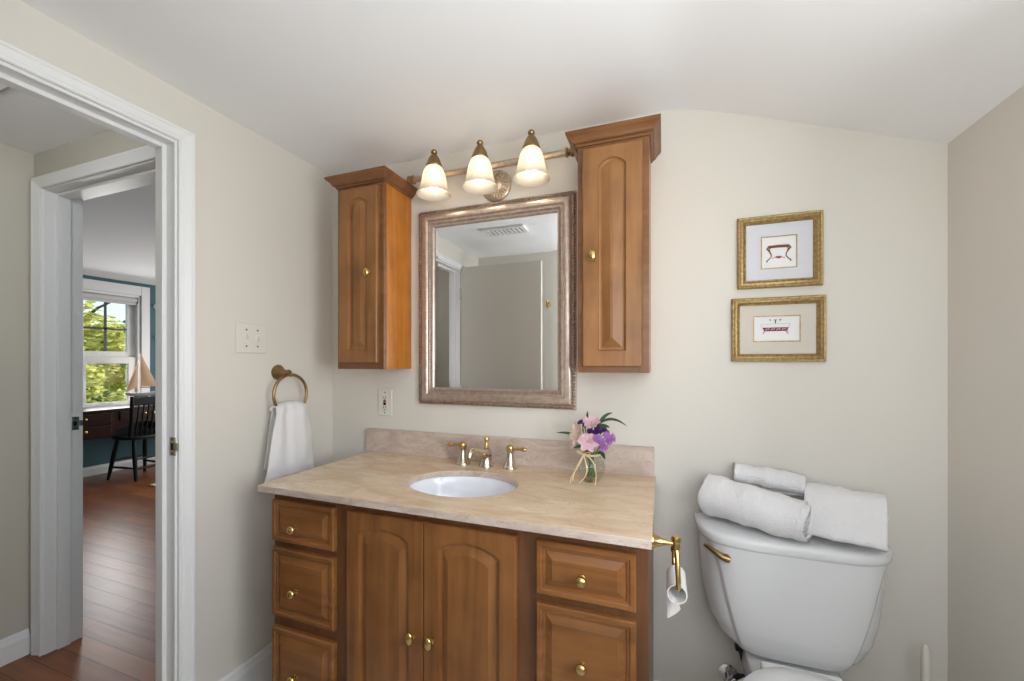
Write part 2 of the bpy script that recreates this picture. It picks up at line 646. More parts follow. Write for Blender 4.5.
struct('floor', bx(-0.05, 2.30, -1.75, 0.12, -0.05, 0.0), M['tile'])
struct('wall_back', bx(-0.1, 2.30, 0.0, 0.12, -0.05, 2.16), M['wall'])
bm = B()
add_box(bm, -0.085, 0.0, OP0, 0.0, -0.05, 2.16)
add_box(bm, -0.085, 0.0, OP1, OP0, OPZ, 2.16)
add_box(bm, -0.085, 0.0, -1.75, OP1, -0.05, 2.16)
struct('wall_left', bm, M['wall'])
# right wall with an added window behind the camera
WY0, WY1, WZ0, WZ1 = -1.45, -0.78, 0.95, 1.80
bm = B()
add_box(bm, XR, XR + 0.12, WY1, 0.0, -0.05, 1.9)
add_box(bm, XR, XR + 0.12, WY0, WY1, -0.05, WZ0)
add_box(bm, XR, XR + 0.12, WY0, WY1, WZ1, 1.9)
add_box(bm, XR, XR + 0.12, -1.75, WY0, -0.05, 1.9)
struct('wall_right', bm, M['wall'])
# rear wall with an added window, to the right of the mirror's view
RX0, RX1, RZ0, RZ1 = 1.15, 2.08, 0.95, 1.85
bm = B()
add_box(bm, -0.1, RX0, YR - 0.12, YR, -0.05, 2.16)
add_box(bm, RX0, RX1, YR - 0.12, YR, -0.05, RZ0)
add_box(bm, RX0, RX1, YR - 0.12, YR, RZ1, 2.16)
add_box(bm, RX1, 2.30, YR - 0.12, YR, -0.05, 2.16)
struct('wall_rear', bm, M['wall'])
bm = B()
poly = CZ + [(2.30, 2.25), (-0.1, 2.25)]
add_prism(bm, poly, 'y', -1.75, 0.12)
struct('ceiling', bm, M['ceil'], smooth=True)


def window_unit(name, axis, a0, a1, z0, z1, d0, d1, bars=(0, 1), sash=0.045):
    """sash frame between a0..a1 along axis, from depth d0 to d1"""
    def put(bm, p0, p1, q0, q1, e0, e1):
        if axis == 'y':
            add_box(bm, e0, e1, p0, p1, q0, q1, 0.002)
        else:
            add_box(bm, p0, p1, e0, e1, q0, q1, 0.002)
    bm = B()
    put(bm, a0, a0 + sash, z0, z1, d0, d1)
    put(bm, a1 - sash, a1, z0, z1, d0, d1)
    put(bm, a0 + sash, a1 - sash, z0, z0 + sash, d0, d1)
    put(bm, a0 + sash, a1 - sash, z1 - sash, z1, d0, d1)
    zm = (z0 + z1) / 2
    put(bm, a0 + sash, a1 - sash, zm - 0.02, zm + 0.02, d0, d1)
    w = struct(name, bm, M['trim'])
    bm = B()
    dm = (d0 + d1) / 2
    put(bm, a0 + sash, a1 - sash, z0 + sash, zm - 0.02, dm - 0.002, dm + 0.002)
    put(bm, a0 + sash, a1 - sash, zm + 0.02, z1 - sash, dm - 0.002, dm + 0.002)
    struct('window_pane', bm, M['pane'], parent=w)
    return w


window_unit('added_window_right', 'y', WY0, WY1, WZ0, WZ1, XR + 0.05, XR + 0.09)  # unseen window, added around the right fill light
window_unit('added_window_rear', 'x', RX0, RX1, RZ0, RZ1, YR - 0.09, YR - 0.05)  # unseen window, added around the rear fill light


# baseboards
def base_profile(h, t):
    return [(0, 0), (t, 0), (t, h - 0.03), (t * 0.75, h - 0.018), (t * 0.6, h - 0.006), (t * 0.3, h), (0, h)]


def baseboard_x(name, x0, x1, y, sgn, h=0.149, t=0.016):     # runs along x on a wall at y, sticking out by sgn
    bm = B()
    add_prism(bm, [(y + sgn * a, z) for a, z in base_profile(h, t)], 'x', x0, x1)
    return struct(name, bm, M['trim'])


def baseboard_y(name, y0, y1, x, sgn, h=0.149, t=0.016):
    bm = B()
    add_prism(bm, [(x + sgn * a, z) for a, z in base_profile(h, t)], 'y', y0, y1)
    return struct(name, bm, M['trim'])


baseboard_y('baseboard_left', -0.605, 0.0, 0.0, 1)
baseboard_x('baseboard_back', 0.016, XR - 0.016, 0.0, -1)
baseboard_y('baseboard_right', YR, 0.0, XR, -1)
baseboard_x('baseboard_rear', 0.016, XR - 0.016, YR, 1)


# bathroom door casing, jamb and stop (left wall)
def casing_y(y_in, y_out, z_in, z_out, x0, sgn, y_in2, y_out2):
    """casing around an opening in a wall of constant x; profile steps outwards from the wall at x0"""
    prof = [(0.0, 0.0), (0.0, 0.012), (0.10, 0.015), (0.16, 0.011), (0.24, 0.011), (0.34, 0.014), (0.72, 0.019), (0.80, 0.022), (0.95, 0.022), (1.0, 0.019), (1.0, 0.0)]
    bm = B()
    path = [(y_in, y_out, 0.0, 0.0), (y_in, y_out, z_in, z_out), (y_in2, y_out2, z_in, z_out), (y_in2, y_out2, 0.0, 0.0)]
    rows = []
    for ya, yb, za, zb in path:
        rows.append([(x0 + sgn * d, ya + (yb - ya) * t, za + (zb - za) * t) for t, d in prof])
    add_loft(bm, rows)
    return bm


struct('trim_1', casing_y(OP0 + 0.006, -0.605, OPZ + 0.008, 1.972, 0.0, 1, OP1 - 0.012, OP1 - 0.073), M['trim'])
struct('trim_2', casing_y(OP0 + 0.012, -0.594, OPZ + 0.008, 1.975, -0.085, -1, OP1 - 0.012, OP1 - 0.073), M['trim'])
bm = B()
JT = 0.02
add_box(bm, -0.087, 0.002, OP0 - 0.0005, OP0 + 0.012, 0, OPZ + 0.012)
add_box(bm, -0.087, 0.002, OP1 - 0.012, OP1 + 0.0005, 0, OPZ + 0.012)
add_box(bm, -0.087, 0.002, OP1, OP0, OPZ - 0.0005, OPZ + 0.012)
# door stop
add_box(bm, -0.070, -0.036, OP0 - 0.013, OP0, 0, OPZ, 0.002)
add_box(bm, -0.070, -0.036, OP1, OP1 + 0.013, 0, OPZ, 0.002)
add_box(bm, -0.070, -0.036, OP1 + 0.013, OP0 - 0.013, OPZ - 0.013, OPZ, 0.002)
struct('trim_3', bm, M['trim'])


def strike(label, y_face, face_dir, x0, x1, z0, z1, along, lip):
    """latch strike plate"""
    t = thing('strike_plate', label, 'strike plate', ((x0 + x1) / 2, y_face, z0) if along == 'x' else (y_face, (x0 + x1) / 2, z0))
    def put(bm, a0, a1, b0, b1, d0, d1, bev=0.0006):
        if along == 'x':
            add_box(bm, a0, a1, y_face + face_dir * d1 if face_dir < 0 else y_face + d0, y_face + face_dir * d0 if face_dir < 0 else y_face + d1, b0, b1, bev)
        else:
            add_box(bm, y_face + d0, y_face + d1, a0, a1, b0, b1, bev)
    bm = B()
    put(bm, x0, x1, z0, z1, 0.0, 0.002)
    zc = (z0 + z1) / 2
    lx0, lx1 = lip
    put(bm, lx0, lx1, zc - 0.012, zc + 0.012, 0.0, 0.0035)
    obj('plate', bm, M['nickel'], t)
    bm = B()
    xm = (x0 + x1) / 2
    put(bm, xm - 0.007, xm + 0.005, zc - 0.011, zc + 0.011, 0.002, 0.0028)
    obj('latch_hole', bm, M['black'], t)
    for zz in (z0 + 0.007, z1 - 0.007):
        bm = B()
        put(bm, xm - 0.0035, xm + 0.0035, zz - 0.0035, zz + 0.0035, 0.002, 0.003)
        obj('screw', bm, M['steel'], t)
    return t


strike('nickel strike plate on the near white bathroom door jamb', OP0 - 0.0005, -1, -0.02, 0.008, 0.948, 1.006, 'x', (0.008, 0.022))

# ------------------------------------------------------------------ hall
HE = -0.54          # hall end wall (towards the bedroom)
HC = 2.135
DX0, DX1, DZ = -1.03, -0.28, 1.97
struct('floor_hall', bx(-4.7, -0.05, -2.0, 3.1, -0.05, 0.0), M['floorwood'])
struct('wall_hall_left', bx(HX - 0.1, HX, -2.0, HE + 0.12, -0.05, 2.4), M['walldim'])
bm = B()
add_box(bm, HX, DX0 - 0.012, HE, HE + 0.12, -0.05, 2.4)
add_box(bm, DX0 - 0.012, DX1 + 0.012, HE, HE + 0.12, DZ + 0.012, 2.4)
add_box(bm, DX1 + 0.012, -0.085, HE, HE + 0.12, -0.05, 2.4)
struct('wall_hall_end', bm, M['walldim'])
struct('wall_hall_rear', bx(HX - 0.1, -0.085, -2.05, -1.95, -0.05, 2.4), M['walldim'])
struct('ceiling_hall', bx(HX - 0.1, -0.085, -2.0, HE, HC, HC + 0.1), M['ceil'])
baseboard_y('baseboard_hall', -1.95, HE - 0.018, HX, 1, h=0.105)
# attic hatch in the hall ceiling
hb = B()
add_box(hb, -1.0, -0.52, -1.5, -0.81, HC - 0.006, HC - 0.001, 0.001)
hatch = obj('attic_hatch', hb, M['ceil'])
tag(hatch, 'white attic hatch panel set in the hall ceiling', 'hatch')
hatch_trim = B()
for a in ((-1.004, -0.516, -0.81, -0.804), (-1.004, -0.516, -1.506, -1.5), (-1.004, -1.0, -1.5, -0.81), (-0.52, -0.516, -1.5, -0.81)):
    add_box(hatch_trim, a[0], a[1], a[2], a[3], HC - 0.007, HC - 0.0005)
obj('seam', hatch_trim, M['hull'], hatch)

# bedroom doorway trim (in the hall end wall)
prof = [(0.0, 0.0), (0.0, 0.012), (0.12, 0.015), (0.2, 0.011), (0.3, 0.012), (0.7, 0.019), (0.82, 0.022), (0.95, 0.022), (1.0, 0.018), (1.0, 0.0)]
bm = B()
rows = []
for xa, xb, za, zb in [(DX0 - 0.004, HX + 0.028, 0, 0), (DX0 - 0.004, HX + 0.028, DZ + 0.004, 2.02), (DX1 + 0.004, DX1 + 0.055, DZ + 0.004, 2.02), (DX1 + 0.004, DX1 + 0.055, 0, 0)]:
    rows.append([(xa + (xb - xa) * t, HE - d, za + (zb - za) * t) for t, d in prof])
add_loft(bm, rows)
struct('trim_4', bm, M['trim'])
bm = B()
add_box(bm, DX0 - 0.012, DX0, HE - 0.002, HE + 0.122, 0, DZ + 0.012)
add_box(bm, DX1, DX1 + 0.012, HE - 0.002, HE + 0.122, 0, DZ + 0.012)
add_box(bm, DX0, DX1, HE - 0.002, HE + 0.122, DZ, DZ + 0.012)
add_box(bm, DX0, DX0 + 0.012, HE + 0.035, HE + 0.078, 0, DZ, 0.002)
add_box(bm, DX1 - 0.012, DX1, HE + 0.035, HE + 0.078, 0, DZ, 0.002)
add_box(bm, DX0 + 0.012, DX1 - 0.012, HE + 0.035, HE + 0.078, DZ - 0.012, DZ, 0.002)
struct('trim_5', bm, M['trim'])
strike('dark steel strike plate on the far bedroom door jamb', DX0, 1, HE + 0.084, HE + 0.108, 0.938, 0.997, 'y', (HE + 0.108, HE + 0.121))

# ------------------------------------------------------------------ bedroom
BX = -4.45
BC = 2.185
BY1 = 3.0
WIN_Y0, WIN_Y1, WIN_Z0, WIN_Z1 = 1.02, 1.61, 0.735, 2.035
bm = B()
add_box(bm, BX - 0.12, BX, -0.5, WIN_Y0, -0.05, 2.4)
add_box(bm, BX - 0.12, BX, WIN_Y0, WIN_Y1, -0.05, WIN_Z0)
add_box(bm, BX - 0.12, BX, WIN_Y0, WIN_Y1, WIN_Z1, 2.4)
add_box(bm, BX - 0.12, BX, WIN_Y1, 3.1, -0.05, 2.4)
struct('wall_bedroom_left', bm, M['blue'])
struct('wall_bedroom_back', bx(BX, 0.0, BY1, BY1 + 0.1, -0.05, 2.4), M['blue'])
struct('wall_bedroom_right', bx(-0.2, -0.1, HE + 0.12, BY1, -0.05, 2.4), M['blue'])
struct('wall_bedroom_front', bx(BX - 0.1, HX - 0.1, HE + 0.0, HE + 0.12, -0.05, 2.4), M['blue'])
struct('ceiling_bedroom', bx(BX, -0.1, HE + 0.12, BY1, BC, BC + 0.1), M['ceil'])
baseboard_y('baseboard_bedroom', HE + 0.12, BY1, BX, 1, h=0.10, t=0.018)
# window casing, sill, sashes
bm = B()
y0, y1, z0, z1 = WIN_Y0, WIN_Y1, WIN_Z0, WIN_Z1
add_box(bm, BX, BX + 0.022, y1, y1 + 0.085, z0 - 0.02, z1 + 0.11, 0.003)
add_box(bm, BX, BX + 0.022, y0 - 0.085, y0, z0 - 0.02, z1 + 0.11, 0.003)
add_box(bm, BX, BX + 0.020, y0, y1, z1, z1 + 0.11, 0.003)
add_box(bm, BX - 0.1, BX + 0.06, y0 - 0.1, y1 + 0.1, z0 - 0.03, z0, 0.004)
add_box(bm, BX - 0.115, BX, y1 - 0.03, y1, z0, z1, 0.002)
add_box(bm, BX - 0.115, BX, y0, y0 + 0.03, z0, z1, 0.002)
add_box(bm, BX - 0.115, BX, y0 + 0.03, y1 - 0.03, z1 - 0.03, z1, 0.002)
struct('trim_6', bm, M['trim'])
sy0, sy1 = y0 + 0.03, y1 - 0.03
ZM = 1.30
bm = B()
def sash(bm, xa, xb, za, zb, st, rb, rt):
    add_box(bm, xa, xb, sy0, sy0 + st, za, zb, 0.002)
    add_box(bm, xa, xb, sy1 - st, sy1, za, zb, 0.002)
    add_box(bm, xa, xb, sy0 + st, sy1 - st, za, za + rb, 0.002)
    add_box(bm, xa, xb, sy0 + st, sy1 - st, zb - rt, zb, 0.002)
sash(bm, BX - 0.10, BX - 0.065, ZM - 0.035, z1 - 0.03, 0.07, 0.10, 0.06)
sash(bm, BX - 0.06, BX - 0.025, z0, ZM - 0.0, 0.075, 0.05, 0.075)
win = struct('window_1', bm, M['trim'])
bm = B()
ymid = (sy0 + sy1) / 2 + 0.0
add_box(bm, BX - 0.088, BX - 0.077, ymid - 0.011, ymid + 0.011, ZM + 0.06, z1 - 0.09)
add_box(bm, BX - 0.088, BX - 0.077, sy0 + 0.07, sy1 - 0.07, 1.61, 1.632)
struct('window_muntin', bm, M['steel'], parent=win)
bm = B()
add_box(bm, BX - 0.084, BX - 0.081, sy0 + 0.07, sy1 - 0.07, ZM + 0.06, z1 - 0.09)
add_box(bm, BX - 0.044, BX - 0.041, sy0 + 0.075, sy1 - 0.075, z0 + 0.05, ZM - 0.075)
struct('window_pane', bm, M['pane'], parent=win)
# roller blind in the window head
rb = thing('roller_blind', 'pale grey roller blind rolled up at the top of the bedroom window', 'blind', (BX - 0.02, (sy0 + sy1) / 2, 1.95))
bm = B()
add_tube(bm, [(BX - 0.012, sy0 + 0.01, 1.972), (BX - 0.012, sy1 - 0.01, 1.972)], 0.03, 20)
obj('fabric_roll', bm, M['blind'], rb, smooth=True)
obj('hem_bar', bx(BX - 0.024, BX - 0.012, sy0 + 0.012, sy1 - 0.012, 1.915, 1.955, 0.003), M['blind'], rb)
for s in (0, 1):
    yy = sy0 + 0.001 if s == 0 else sy1 - 0.009
    obj('bracket', bx(BX - 0.045, BX + 0.018, yy, yy + 0.008, 1.94, 2.004, 0.002), M['trim'] if s == 0 else M['steel'], rb)

for (yy, zz, lab) in ((1.765, 1.925, 'small round white wall peg, the upper one, beside the bedroom window'), (1.785, 1.54, 'small round white wall peg, the lower one, beside the bedroom window')):
    p = thing('wall_peg', lab, 'wall peg', (BX, yy, zz), 'white pegs beside the bedroom window')
    obj('rose', lathe([(0.026, 0), (0.028, 0.004), (0.024, 0.010), (0.012, 0.013)], (BX, yy, zz), (1, 0, 0), 20), M['trim'], p, smooth=True)
    obj('knob', lathe([(0.010, 0.010), (0.009, 0.03), (0.018, 0.036), (0.021, 0.046), (0.014, 0.054), (0, 0.056)], (BX, yy, zz), (1, 0, 0), 20), M['trim'], p, smooth=True)

# desk under the bedroom window
desk = thing('writing_desk', 'dark walnut kneehole writing desk under the bedroom window', 'desk', (-4.18, 1.42, 0))
DF = -3.97
obj('desktop', bx(-4.43, DF + 0.015, 0.42, 2.02, 0.728, 0.752, 0.004), M['desk'], desk)
bm = B()
add_box(bm, -4.40, DF, 0.47, 1.12, 0.46, 0.728, 0.003)
obj('drawer_case', bm, M['desk'], desk)
obj('drawer_case', bx(-4.40, DF, 1.62, 1.98, 0.46, 0.728, 0.003), M['desk'], desk)
# arched apron over the knee space, with two small drawers in it
poly = [(1.12, 0.727), (1.12, 0.50)]
for i in range(1, 12):
    t = i / 12
    poly.append((1.12 + 0.5 * t, 0.50 + 0.09 * math.sin(PI * t)))
poly += [(1.62, 0.50), (1.62, 0.727)]
bm = B()
add_prism(bm, poly, 'x', DF - 0.02, DF - 0.002)
obj('apron', bm, M['desk'], desk)
for (ya, yb, za, zb, ky) in ((0.49, 0.80, 0.60, 0.715, None), (0.81, 1.10, 0.60, 0.715, 0.885), (0.49, 0.80, 0.475, 0.59, None), (0.81, 1.10, 0.475, 0.59, 0.885), (1.17, 1.57, 0.62, 0.715, 1.40)):
    bm = bx(DF - 0.002, DF + 0.010, ya, yb, za, zb, 0.004)
    d = obj('drawer', bm, M['desk'], desk)
    kys = [ky] if ky not in (None, 1.40) else ([(ya + yb) / 2] if ky is None else [1.385, 1.47])
    for k in kys:
        obj('knob', lathe([(0.006, 0), (0.005, 0.010), (0.013, 0.016), (0.014, 0.024), (0.008, 0.030), (0, 0.031)], (DF + 0.008, k, (za + zb) / 2 + 0.01), (1, 0, 0), 16), M['brass'], d, smooth=True)
for (lx, ly) in ((-4.37, 0.50), (DF - 0.03, 0.50), (-4.37, 1.95), (DF - 0.03, 1.95)):
    bm = B()
    add_tube(bm, [(lx, ly, 0), (lx, ly, 0.2), (lx, ly, 0.465)], [0.014, 0.02, 0.026], 12)
    obj('leg', bm, M['desk'], desk, smooth=True)

# chair at the desk
chair = thing('wooden_chair', 'black spindle back wooden chair pulled up to the bedroom desk', 'chair', (-3.85, 1.3, 0))
CH = {'rl': (-3.715, 1.18), 'fl': (-4.07, 1.12), 'rr': (-3.76, 1.46), 'fr': (-4.11, 1.47)}
cx0, cy0 = -3.91, 1.305
bm = B()
rows = []
for (zz, s) in ((0.425, 0.86), (0.430, 0.97), (0.445, 1.0), (0.458, 0.97), (0.462, 0.86), (0.452, 0.5)):
    ring = []
    for k in range(32):
        a = 2 * PI * k / 32
        ca, sa = math.cos(a), math.sin(a)
        ring.append((cx0 + 0.195 * s * math.copysign(abs(ca) ** 0.75, ca), cy0 + 0.195 * s * math.copysign(abs(sa) ** 0.75, sa), zz))
    rows.append(ring)
add_loft(bm, rows)
obj('seat', bm, M['black'], chair, smooth=True)
tops = {'rl': (-3.79, 1.20), 'fl': (-4.02, 1.18), 'rr': (-3.80, 1.42), 'fr': (-4.03, 1.43)}
for k in ('rl', 'fl', 'rr', 'fr'):
    a, b_ = Vector((*tops[k], 0.435)), Vector((*CH[k], 0.0))
    bm = B()
    add_tube(bm, [a, a.lerp(b_, 0.35), a.lerp(b_, 0.7), b_], [0.014, 0.021, 0.018, 0.013], 14)
    obj('leg', bm, M['black'], chair, smooth=True)
def leg_at(k, z):
    t = (0.435 - z) / 0.435
    return Vector((*tops[k], 0.435)).lerp(Vector((*CH[k], 0)), t)
for a, b_, z in (('rl', 'fl', 0.13), ('rr', 'fr', 0.13), ('rl', 'rr', 0.22), ('fl', 'fr', 0.20), ('rl', 'rr', 0.12)):
    bm = B()
    add_tube(bm, [leg_at(a, z), leg_at(a, z).lerp(leg_at(b_, z), 0.5), leg_at(b_, z)], [0.009, 0.012, 0.009], 10)
    obj('stretcher', bm, M['black'], chair, smooth=True)
for k, (ty, by) in enumerate(((1.135, 1.16), (1.445, 1.44))):
    bm = B()
    add_tube(bm, [(-3.77, by, 0.45), (-3.72, (ty + by) / 2, 0.66), (-3.69, ty, 0.89)], [0.016, 0.019, 0.016], 12)
    obj('back_post', bm, M['black'], chair, smooth=True)
obj('top_rail', bx(-3.712, -3.688, 1.13, 1.45, 0.79, 0.875, 0.008), M['black'], chair)
for y_ in (1.20, 1.245, 1.29, 1.335, 1.38):
    bm = B()
    add_tube(bm, [(-3.77, y_, 0.45), (-3.73, y_, 0.62), (-3.70, y_, 0.80)], [0.008, 0.010, 0.007], 10)
    obj('spindle', bm, M['black'], chair, smooth=True)

# model sailing boat on the desk
SX = -4.2
sb = thing('model_sailboat', 'model sailing boat with tan sails on the bedroom desk', 'model boat', (SX, 1.48, 0.752))
bm = B()
rows = []
for i in range(13):
    t = i / 12
    y = 1.335 + 0.30 * t
    w = 0.036 * (math.sin(PI * min(1, t * 0.88 + 0.02)) ** 0.7) + 0.001
    dz = 0.048 * (math.sin(PI * min(1, t * 0.9 + 0.04)) ** 0.6) + 0.002
    zt = 0.888 + 0.010 * (2 * t - 1) ** 2
    rows.append([(SX + w * math.cos(a), y, zt - dz * math.sin(a)) for a in [PI * k / 10 for k in range(11)]])
add_loft(bm, rows)
obj('hull', bm, M['hull'], sb, smooth=True)
bm = B()
add_tube(bm, [(SX, 1.468, 0.88), (SX, 1.468, 1.33)], [0.006, 0.004], 10)
obj('mast', bm, M['trim'], sb, smooth=True)
bm = B()
add_tube(bm, [(SX, 1.468, 0.95), (SX, 1.655, 0.945)], 0.004, 8)
obj('boom', bm, M['bark'], sb, smooth=True)
def sail_mesh(p, q, r, belly):
    bm = B()
    n = 8
    P_, Q, R_ = Vector(p), Vector(q), Vector(r)
    for side in (0, 1):
        vs = {}
        for i in range(n + 1):
            for j in range(n + 1 - i):
                a, b_ = i / n, j / n
                c_ = 1 - a - b_
                v = P_ * a + Q * b_ + R_ * c_
                v.x += belly * 27 * a * b_ * c_ + side * 0.002
                vs[i, j] = bm.verts.new(v)
        for i in range(n):
            for j in range(n - i):
                bm.faces.new((vs[i, j], vs[i + 1, j], vs[i, j + 1]))
                if i + j < n - 1:
                    bm.faces.new((vs[i + 1, j], vs[i + 1, j + 1], vs[i, j + 1]))
    return bm
obj('mainsail', sail_mesh((SX, 1.475, 1.345), (SX, 1.478, 0.96), (SX, 1.65, 0.955), 0.012), M['sail'], sb, smooth=True)
obj('jib', sail_mesh((SX, 1.455, 1.235), (SX, 1.335, 0.905), (SX, 1.445, 0.955), 0.010), M['sail'], sb, smooth=True)
bm = B()
add_tube(bm, [(SX, 1.34, 0.90), (SX, 1.462, 1.30)], 0.0015, 6)
add_tube(bm, [(SX, 1.632, 0.90), (SX, 1.468, 1.325)], 0.0012, 6)
obj('rigging', bm, M['bark'], sb)
bm = B()
add_box(bm, SX - 0.035, SX + 0.035, 1.42, 1.43, 0.752, 0.848)
add_box(bm, SX - 0.035, SX + 0.035, 1.53, 1.54, 0.752, 0.846)
add_box(bm, SX - 0.006, SX + 0.006, 1.42, 1.54, 0.758, 0.768)
obj('stand', bm, M['desk'], sb)

rug = obj('rug', bx(-3.40, -2.5, 1.13, 2.5, 0.0, 0.014, 0.006), M['rug'])
tag(rug, 'pale woven rug on the bedroom plank floor beside the chair', 'rug')

# outdoors: lawn and trees seen through the bedroom window
struct('ground_outside', bx(-60, 40, -40, 60, -3.2, -3.0), M['grass'])


def tree(name, label, x, y, zc, rx, rz, n, m, leaf, seed, h0=-3.0):
    rnd = random.Random(seed)
    t = thing(name, label, 'tree', (x, y, h0), 'trees outside the bedroom window')
    bm = B()
    blobs = []
    for i in range(26):
        a, u, rr = rnd.uniform(0, 2 * PI), rnd.uniform(-1, 1), rnd.uniform(0.35, 0.95)
        s = math.sqrt(1 - u * u)
        blobs.append((Vector((x + rx * rr * s * math.cos(a), y + rx * rr * s * math.sin(a), zc + rz * rr * u)), rnd.uniform(0.22, 0.42) * rx))
    for i in range(n):
        c, r = blobs[rnd.randrange(len(blobs))]
        d = Vector((rnd.gauss(0, 1), rnd.gauss(0, 1), rnd.gauss(0, 1))).normalized()
        p = c + d * r * rnd.uniform(0.6, 1.0)
        u = (d + Vector((rnd.gauss(0, .6), rnd.gauss(0, .6), rnd.gauss(0, .6)))).normalized()
        v1, v2 = frame_of(u)
        s = leaf * rnd.uniform(0.6, 1.3)
        q = [p + v1 * s, p + v2 * s * 0.5 + u * s * 0.2, p - v1 * s, p - v2 * s * 0.5 + u * s * 0.2]
        bm.faces.new([bm.verts.new(k) for k in q])
    me = obj('foliage', bm, m, t)
    bm = B()
    add_tube(bm, [(x, y, h0), (x + 0.05, y, (h0 + zc) / 2), (x, y + 0.05, zc + 0.4 * rz)], [0.16, 0.12, 0.04], 10)
    for i in range(7):
        a = rnd.uniform(0, 2 * PI)
        zb = zc - rz * 0.6 + i * rz * 0.17
        add_tube(bm, [(x, y, zb), (x + 0.45 * rx * math.cos(a), y + 0.45 * rx * math.sin(a), zb + 0.35 * rz), (x + 0.8 * rx * math.cos(a), y + 0.8 * rx * math.sin(a), zb + 0.5 * rz)], [0.05, 0.03, 0.012], 7)
    obj('trunk', bm, M['bark'], t, smooth=True)
    return t


tree('leafy_tree', 'yellow green leafy tree nearest the bedroom window on its left', -11.2, 3.7, 1.0, 1.7, 1.9, 10000, M['green1'], 0.085, 3)
tree('leafy_tree', 'low bushy green tree filling the lower sash of the bedroom window', -7.7, 2.75, -0.75, 1.2, 1.6, 9000, M['green1'], 0.07, 5)
tree('leafy_tree', 'darker green tree standing behind the sunny trees outside the window', -13.5, 6.0, -0.2, 2.4, 2.3, 7000, M['green2'], 0.11, 8)
tree('leafy_tree', 'tall dark tree rising at the right of the upper sash', -17.5, 9.3, 1.6, 1.7, 3.0, 3500, M['green2'], 0.12, 9)

# ------------------------------------------------------------------ vanity
VX0, VX1, VF = 0.240, 1.400, -0.503      # cabinet sides and face
FR = -0.521                               # fronts of doors and drawers
van = thing('vanity_cabinet', 'wide maple bathroom vanity cabinet standing on the floor under the marble counter', 'cabinet', ((VX0 + VX1) / 2, -0.26, 0))
bm = B()
add_box(bm, VX0, VX0 + 0.018, VF + 0.02, -0.02, 0.0, 0.828)
add_box(bm, VX1 - 0.018, VX1, VF + 0.02, -0.02, 0.0, 0.828)
add_box(bm, VX0 + 0.018, VX1 - 0.018, VF + 0.02, -0.02, 0.10, 0.118)
add_box(bm, VX0 + 0.018, VX1 - 0.018, -0.03, -0.02, 0.118, 0.828)
obj('carcass', bm, M['vandk'], van)
bm = B()
for a, b_ in ((VX0, 0.262), (0.486, 0.562), (1.062, 1.146), (1.362, VX1)):
    add_box(bm, a, b_, VF, VF + 0.02, 0.10, 0.828, 0.0015)
for a, b_, zs in ((0.262, 0.486, ((0.788, 0.828), (0.64, 0.682), (0.385, 0.44), (0.10, 0.13))), (0.562, 1.062, ((0.79, 0.828), (0.10, 0.14))), (1.146, 1.362, ((0.788, 0.828), (0.635, 0.682), (0.385, 0.44), (0.10, 0.13)))):
    for z0, z1 in zs:
        add_box(bm, a, b_, VF + 0.0005, VF + 0.02, z0, z1)
obj('face_frame', bm, M['vandk'], van)
obj('toe_kick', bx(VX0 + 0.018, VX1 - 0.018, VF + 0.08, VF + 0.095, 0.0, 0.10), M['vandk'], van)

drawers = [(0.2485, 0.4985, 0.668, 0.800), (0.2485, 0.4985, 0.428, 0.646), (0.2485, 0.4985, 0.13, 0.390),
           (1.1345, 1.3725, 0.667, 0.799), (1.1345, 1.3725, 0.418, 0.644), (1.1345, 1.3725, 0.13, 0.396)]
for (x0, x1, z0, z1) in drawers:
    d = obj('drawer', panel_front(x0, x1, z0, z1, FR, 0.0175, drawer_steps()), M['vanx'], van)
    zk = (z0 + z1) / 2 - 0.012 if x0 < 1 else (z0 + z1) / 2 - 0.016
    zk = {0.668: 0.722, 0.428: 0.524, 0.13: 0.257, 0.667: 0.726, 0.418: 0.522}.get(z0, zk)
    xk = 0.353 if x0 < 1 else 1.2505
    obj('knob', knob_bm(xk, FR + 0.001, zk, 1.05), M['brass'], d, smooth=True, angle=60)
for (x0, x1, xk) in ((0.548, 0.8105, 0.778), (0.8125, 1.082, 0.838)):
    d = obj('door', panel_front(x0, x1, 0.125, 0.800, FR, 0.0175, door_steps(0.048, 0.055, 0.042, 0.026, 0.026, 0.024)), M['van'], van)
    obj('knob', knob_bm(xk, FR + 0.001, 0.482, 0.90, 1.55), M['brass'], d, smooth=True, angle=60)

# ------------------------------------------------------------------ counter, splash, basin
CT0, CT1, CF = 0.218, 1.407, -0.547
ZT, ZB = 0.849, 0.829
SKX, SKY, SKA, SKB = 0.818, -0.296, 0.183, 0.141
bm = B()
n = 64
angs = [2 * PI * k / n for k in range(n)]
def rect_pt(a):
    # point of the counter's outline in direction a from the basin's centre
    dx, dy = math.cos(a), math.sin(a)
    t = 1e9
    if dx > 1e-9: t = min(t, (CT1 - SKX) / dx)
    if dx < -1e-9: t = min(t, (CT0 - SKX) / dx)
    if dy > 1e-9: t = min(t, (0 - SKY) / dy)
    if dy < -1e-9: t = min(t, (CF - SKY) / dy)
    return (SKX + dx * t, SKY + dy * t)
angs += [math.atan2(y - SKY, x - SKX) % (2 * PI) for x in (CT0, CT1) for y in (0, CF)]
angs = sorted(set(round(a, 6) for a in angs))
n = len(angs)
outer = [rect_pt(a) for a in angs]
inner = [(SKX + SKA * math.cos(a), SKY + SKB * math.sin(a)) for a in [math.atan2(math.sin(b_) / SKB * 1, math.cos(b_) / SKA) for b_ in angs]]
def lv(pts, z, g=0.0):
    return [bm.verts.new((SKX + (x - SKX) * (1 + g), SKY + (y - SKY) * (1 + g), z)) for x, y in pts]
ot, ob = lv(outer, ZT - 0.002), lv(outer, ZB)
ot2 = lv(outer, ZT, -0.003)
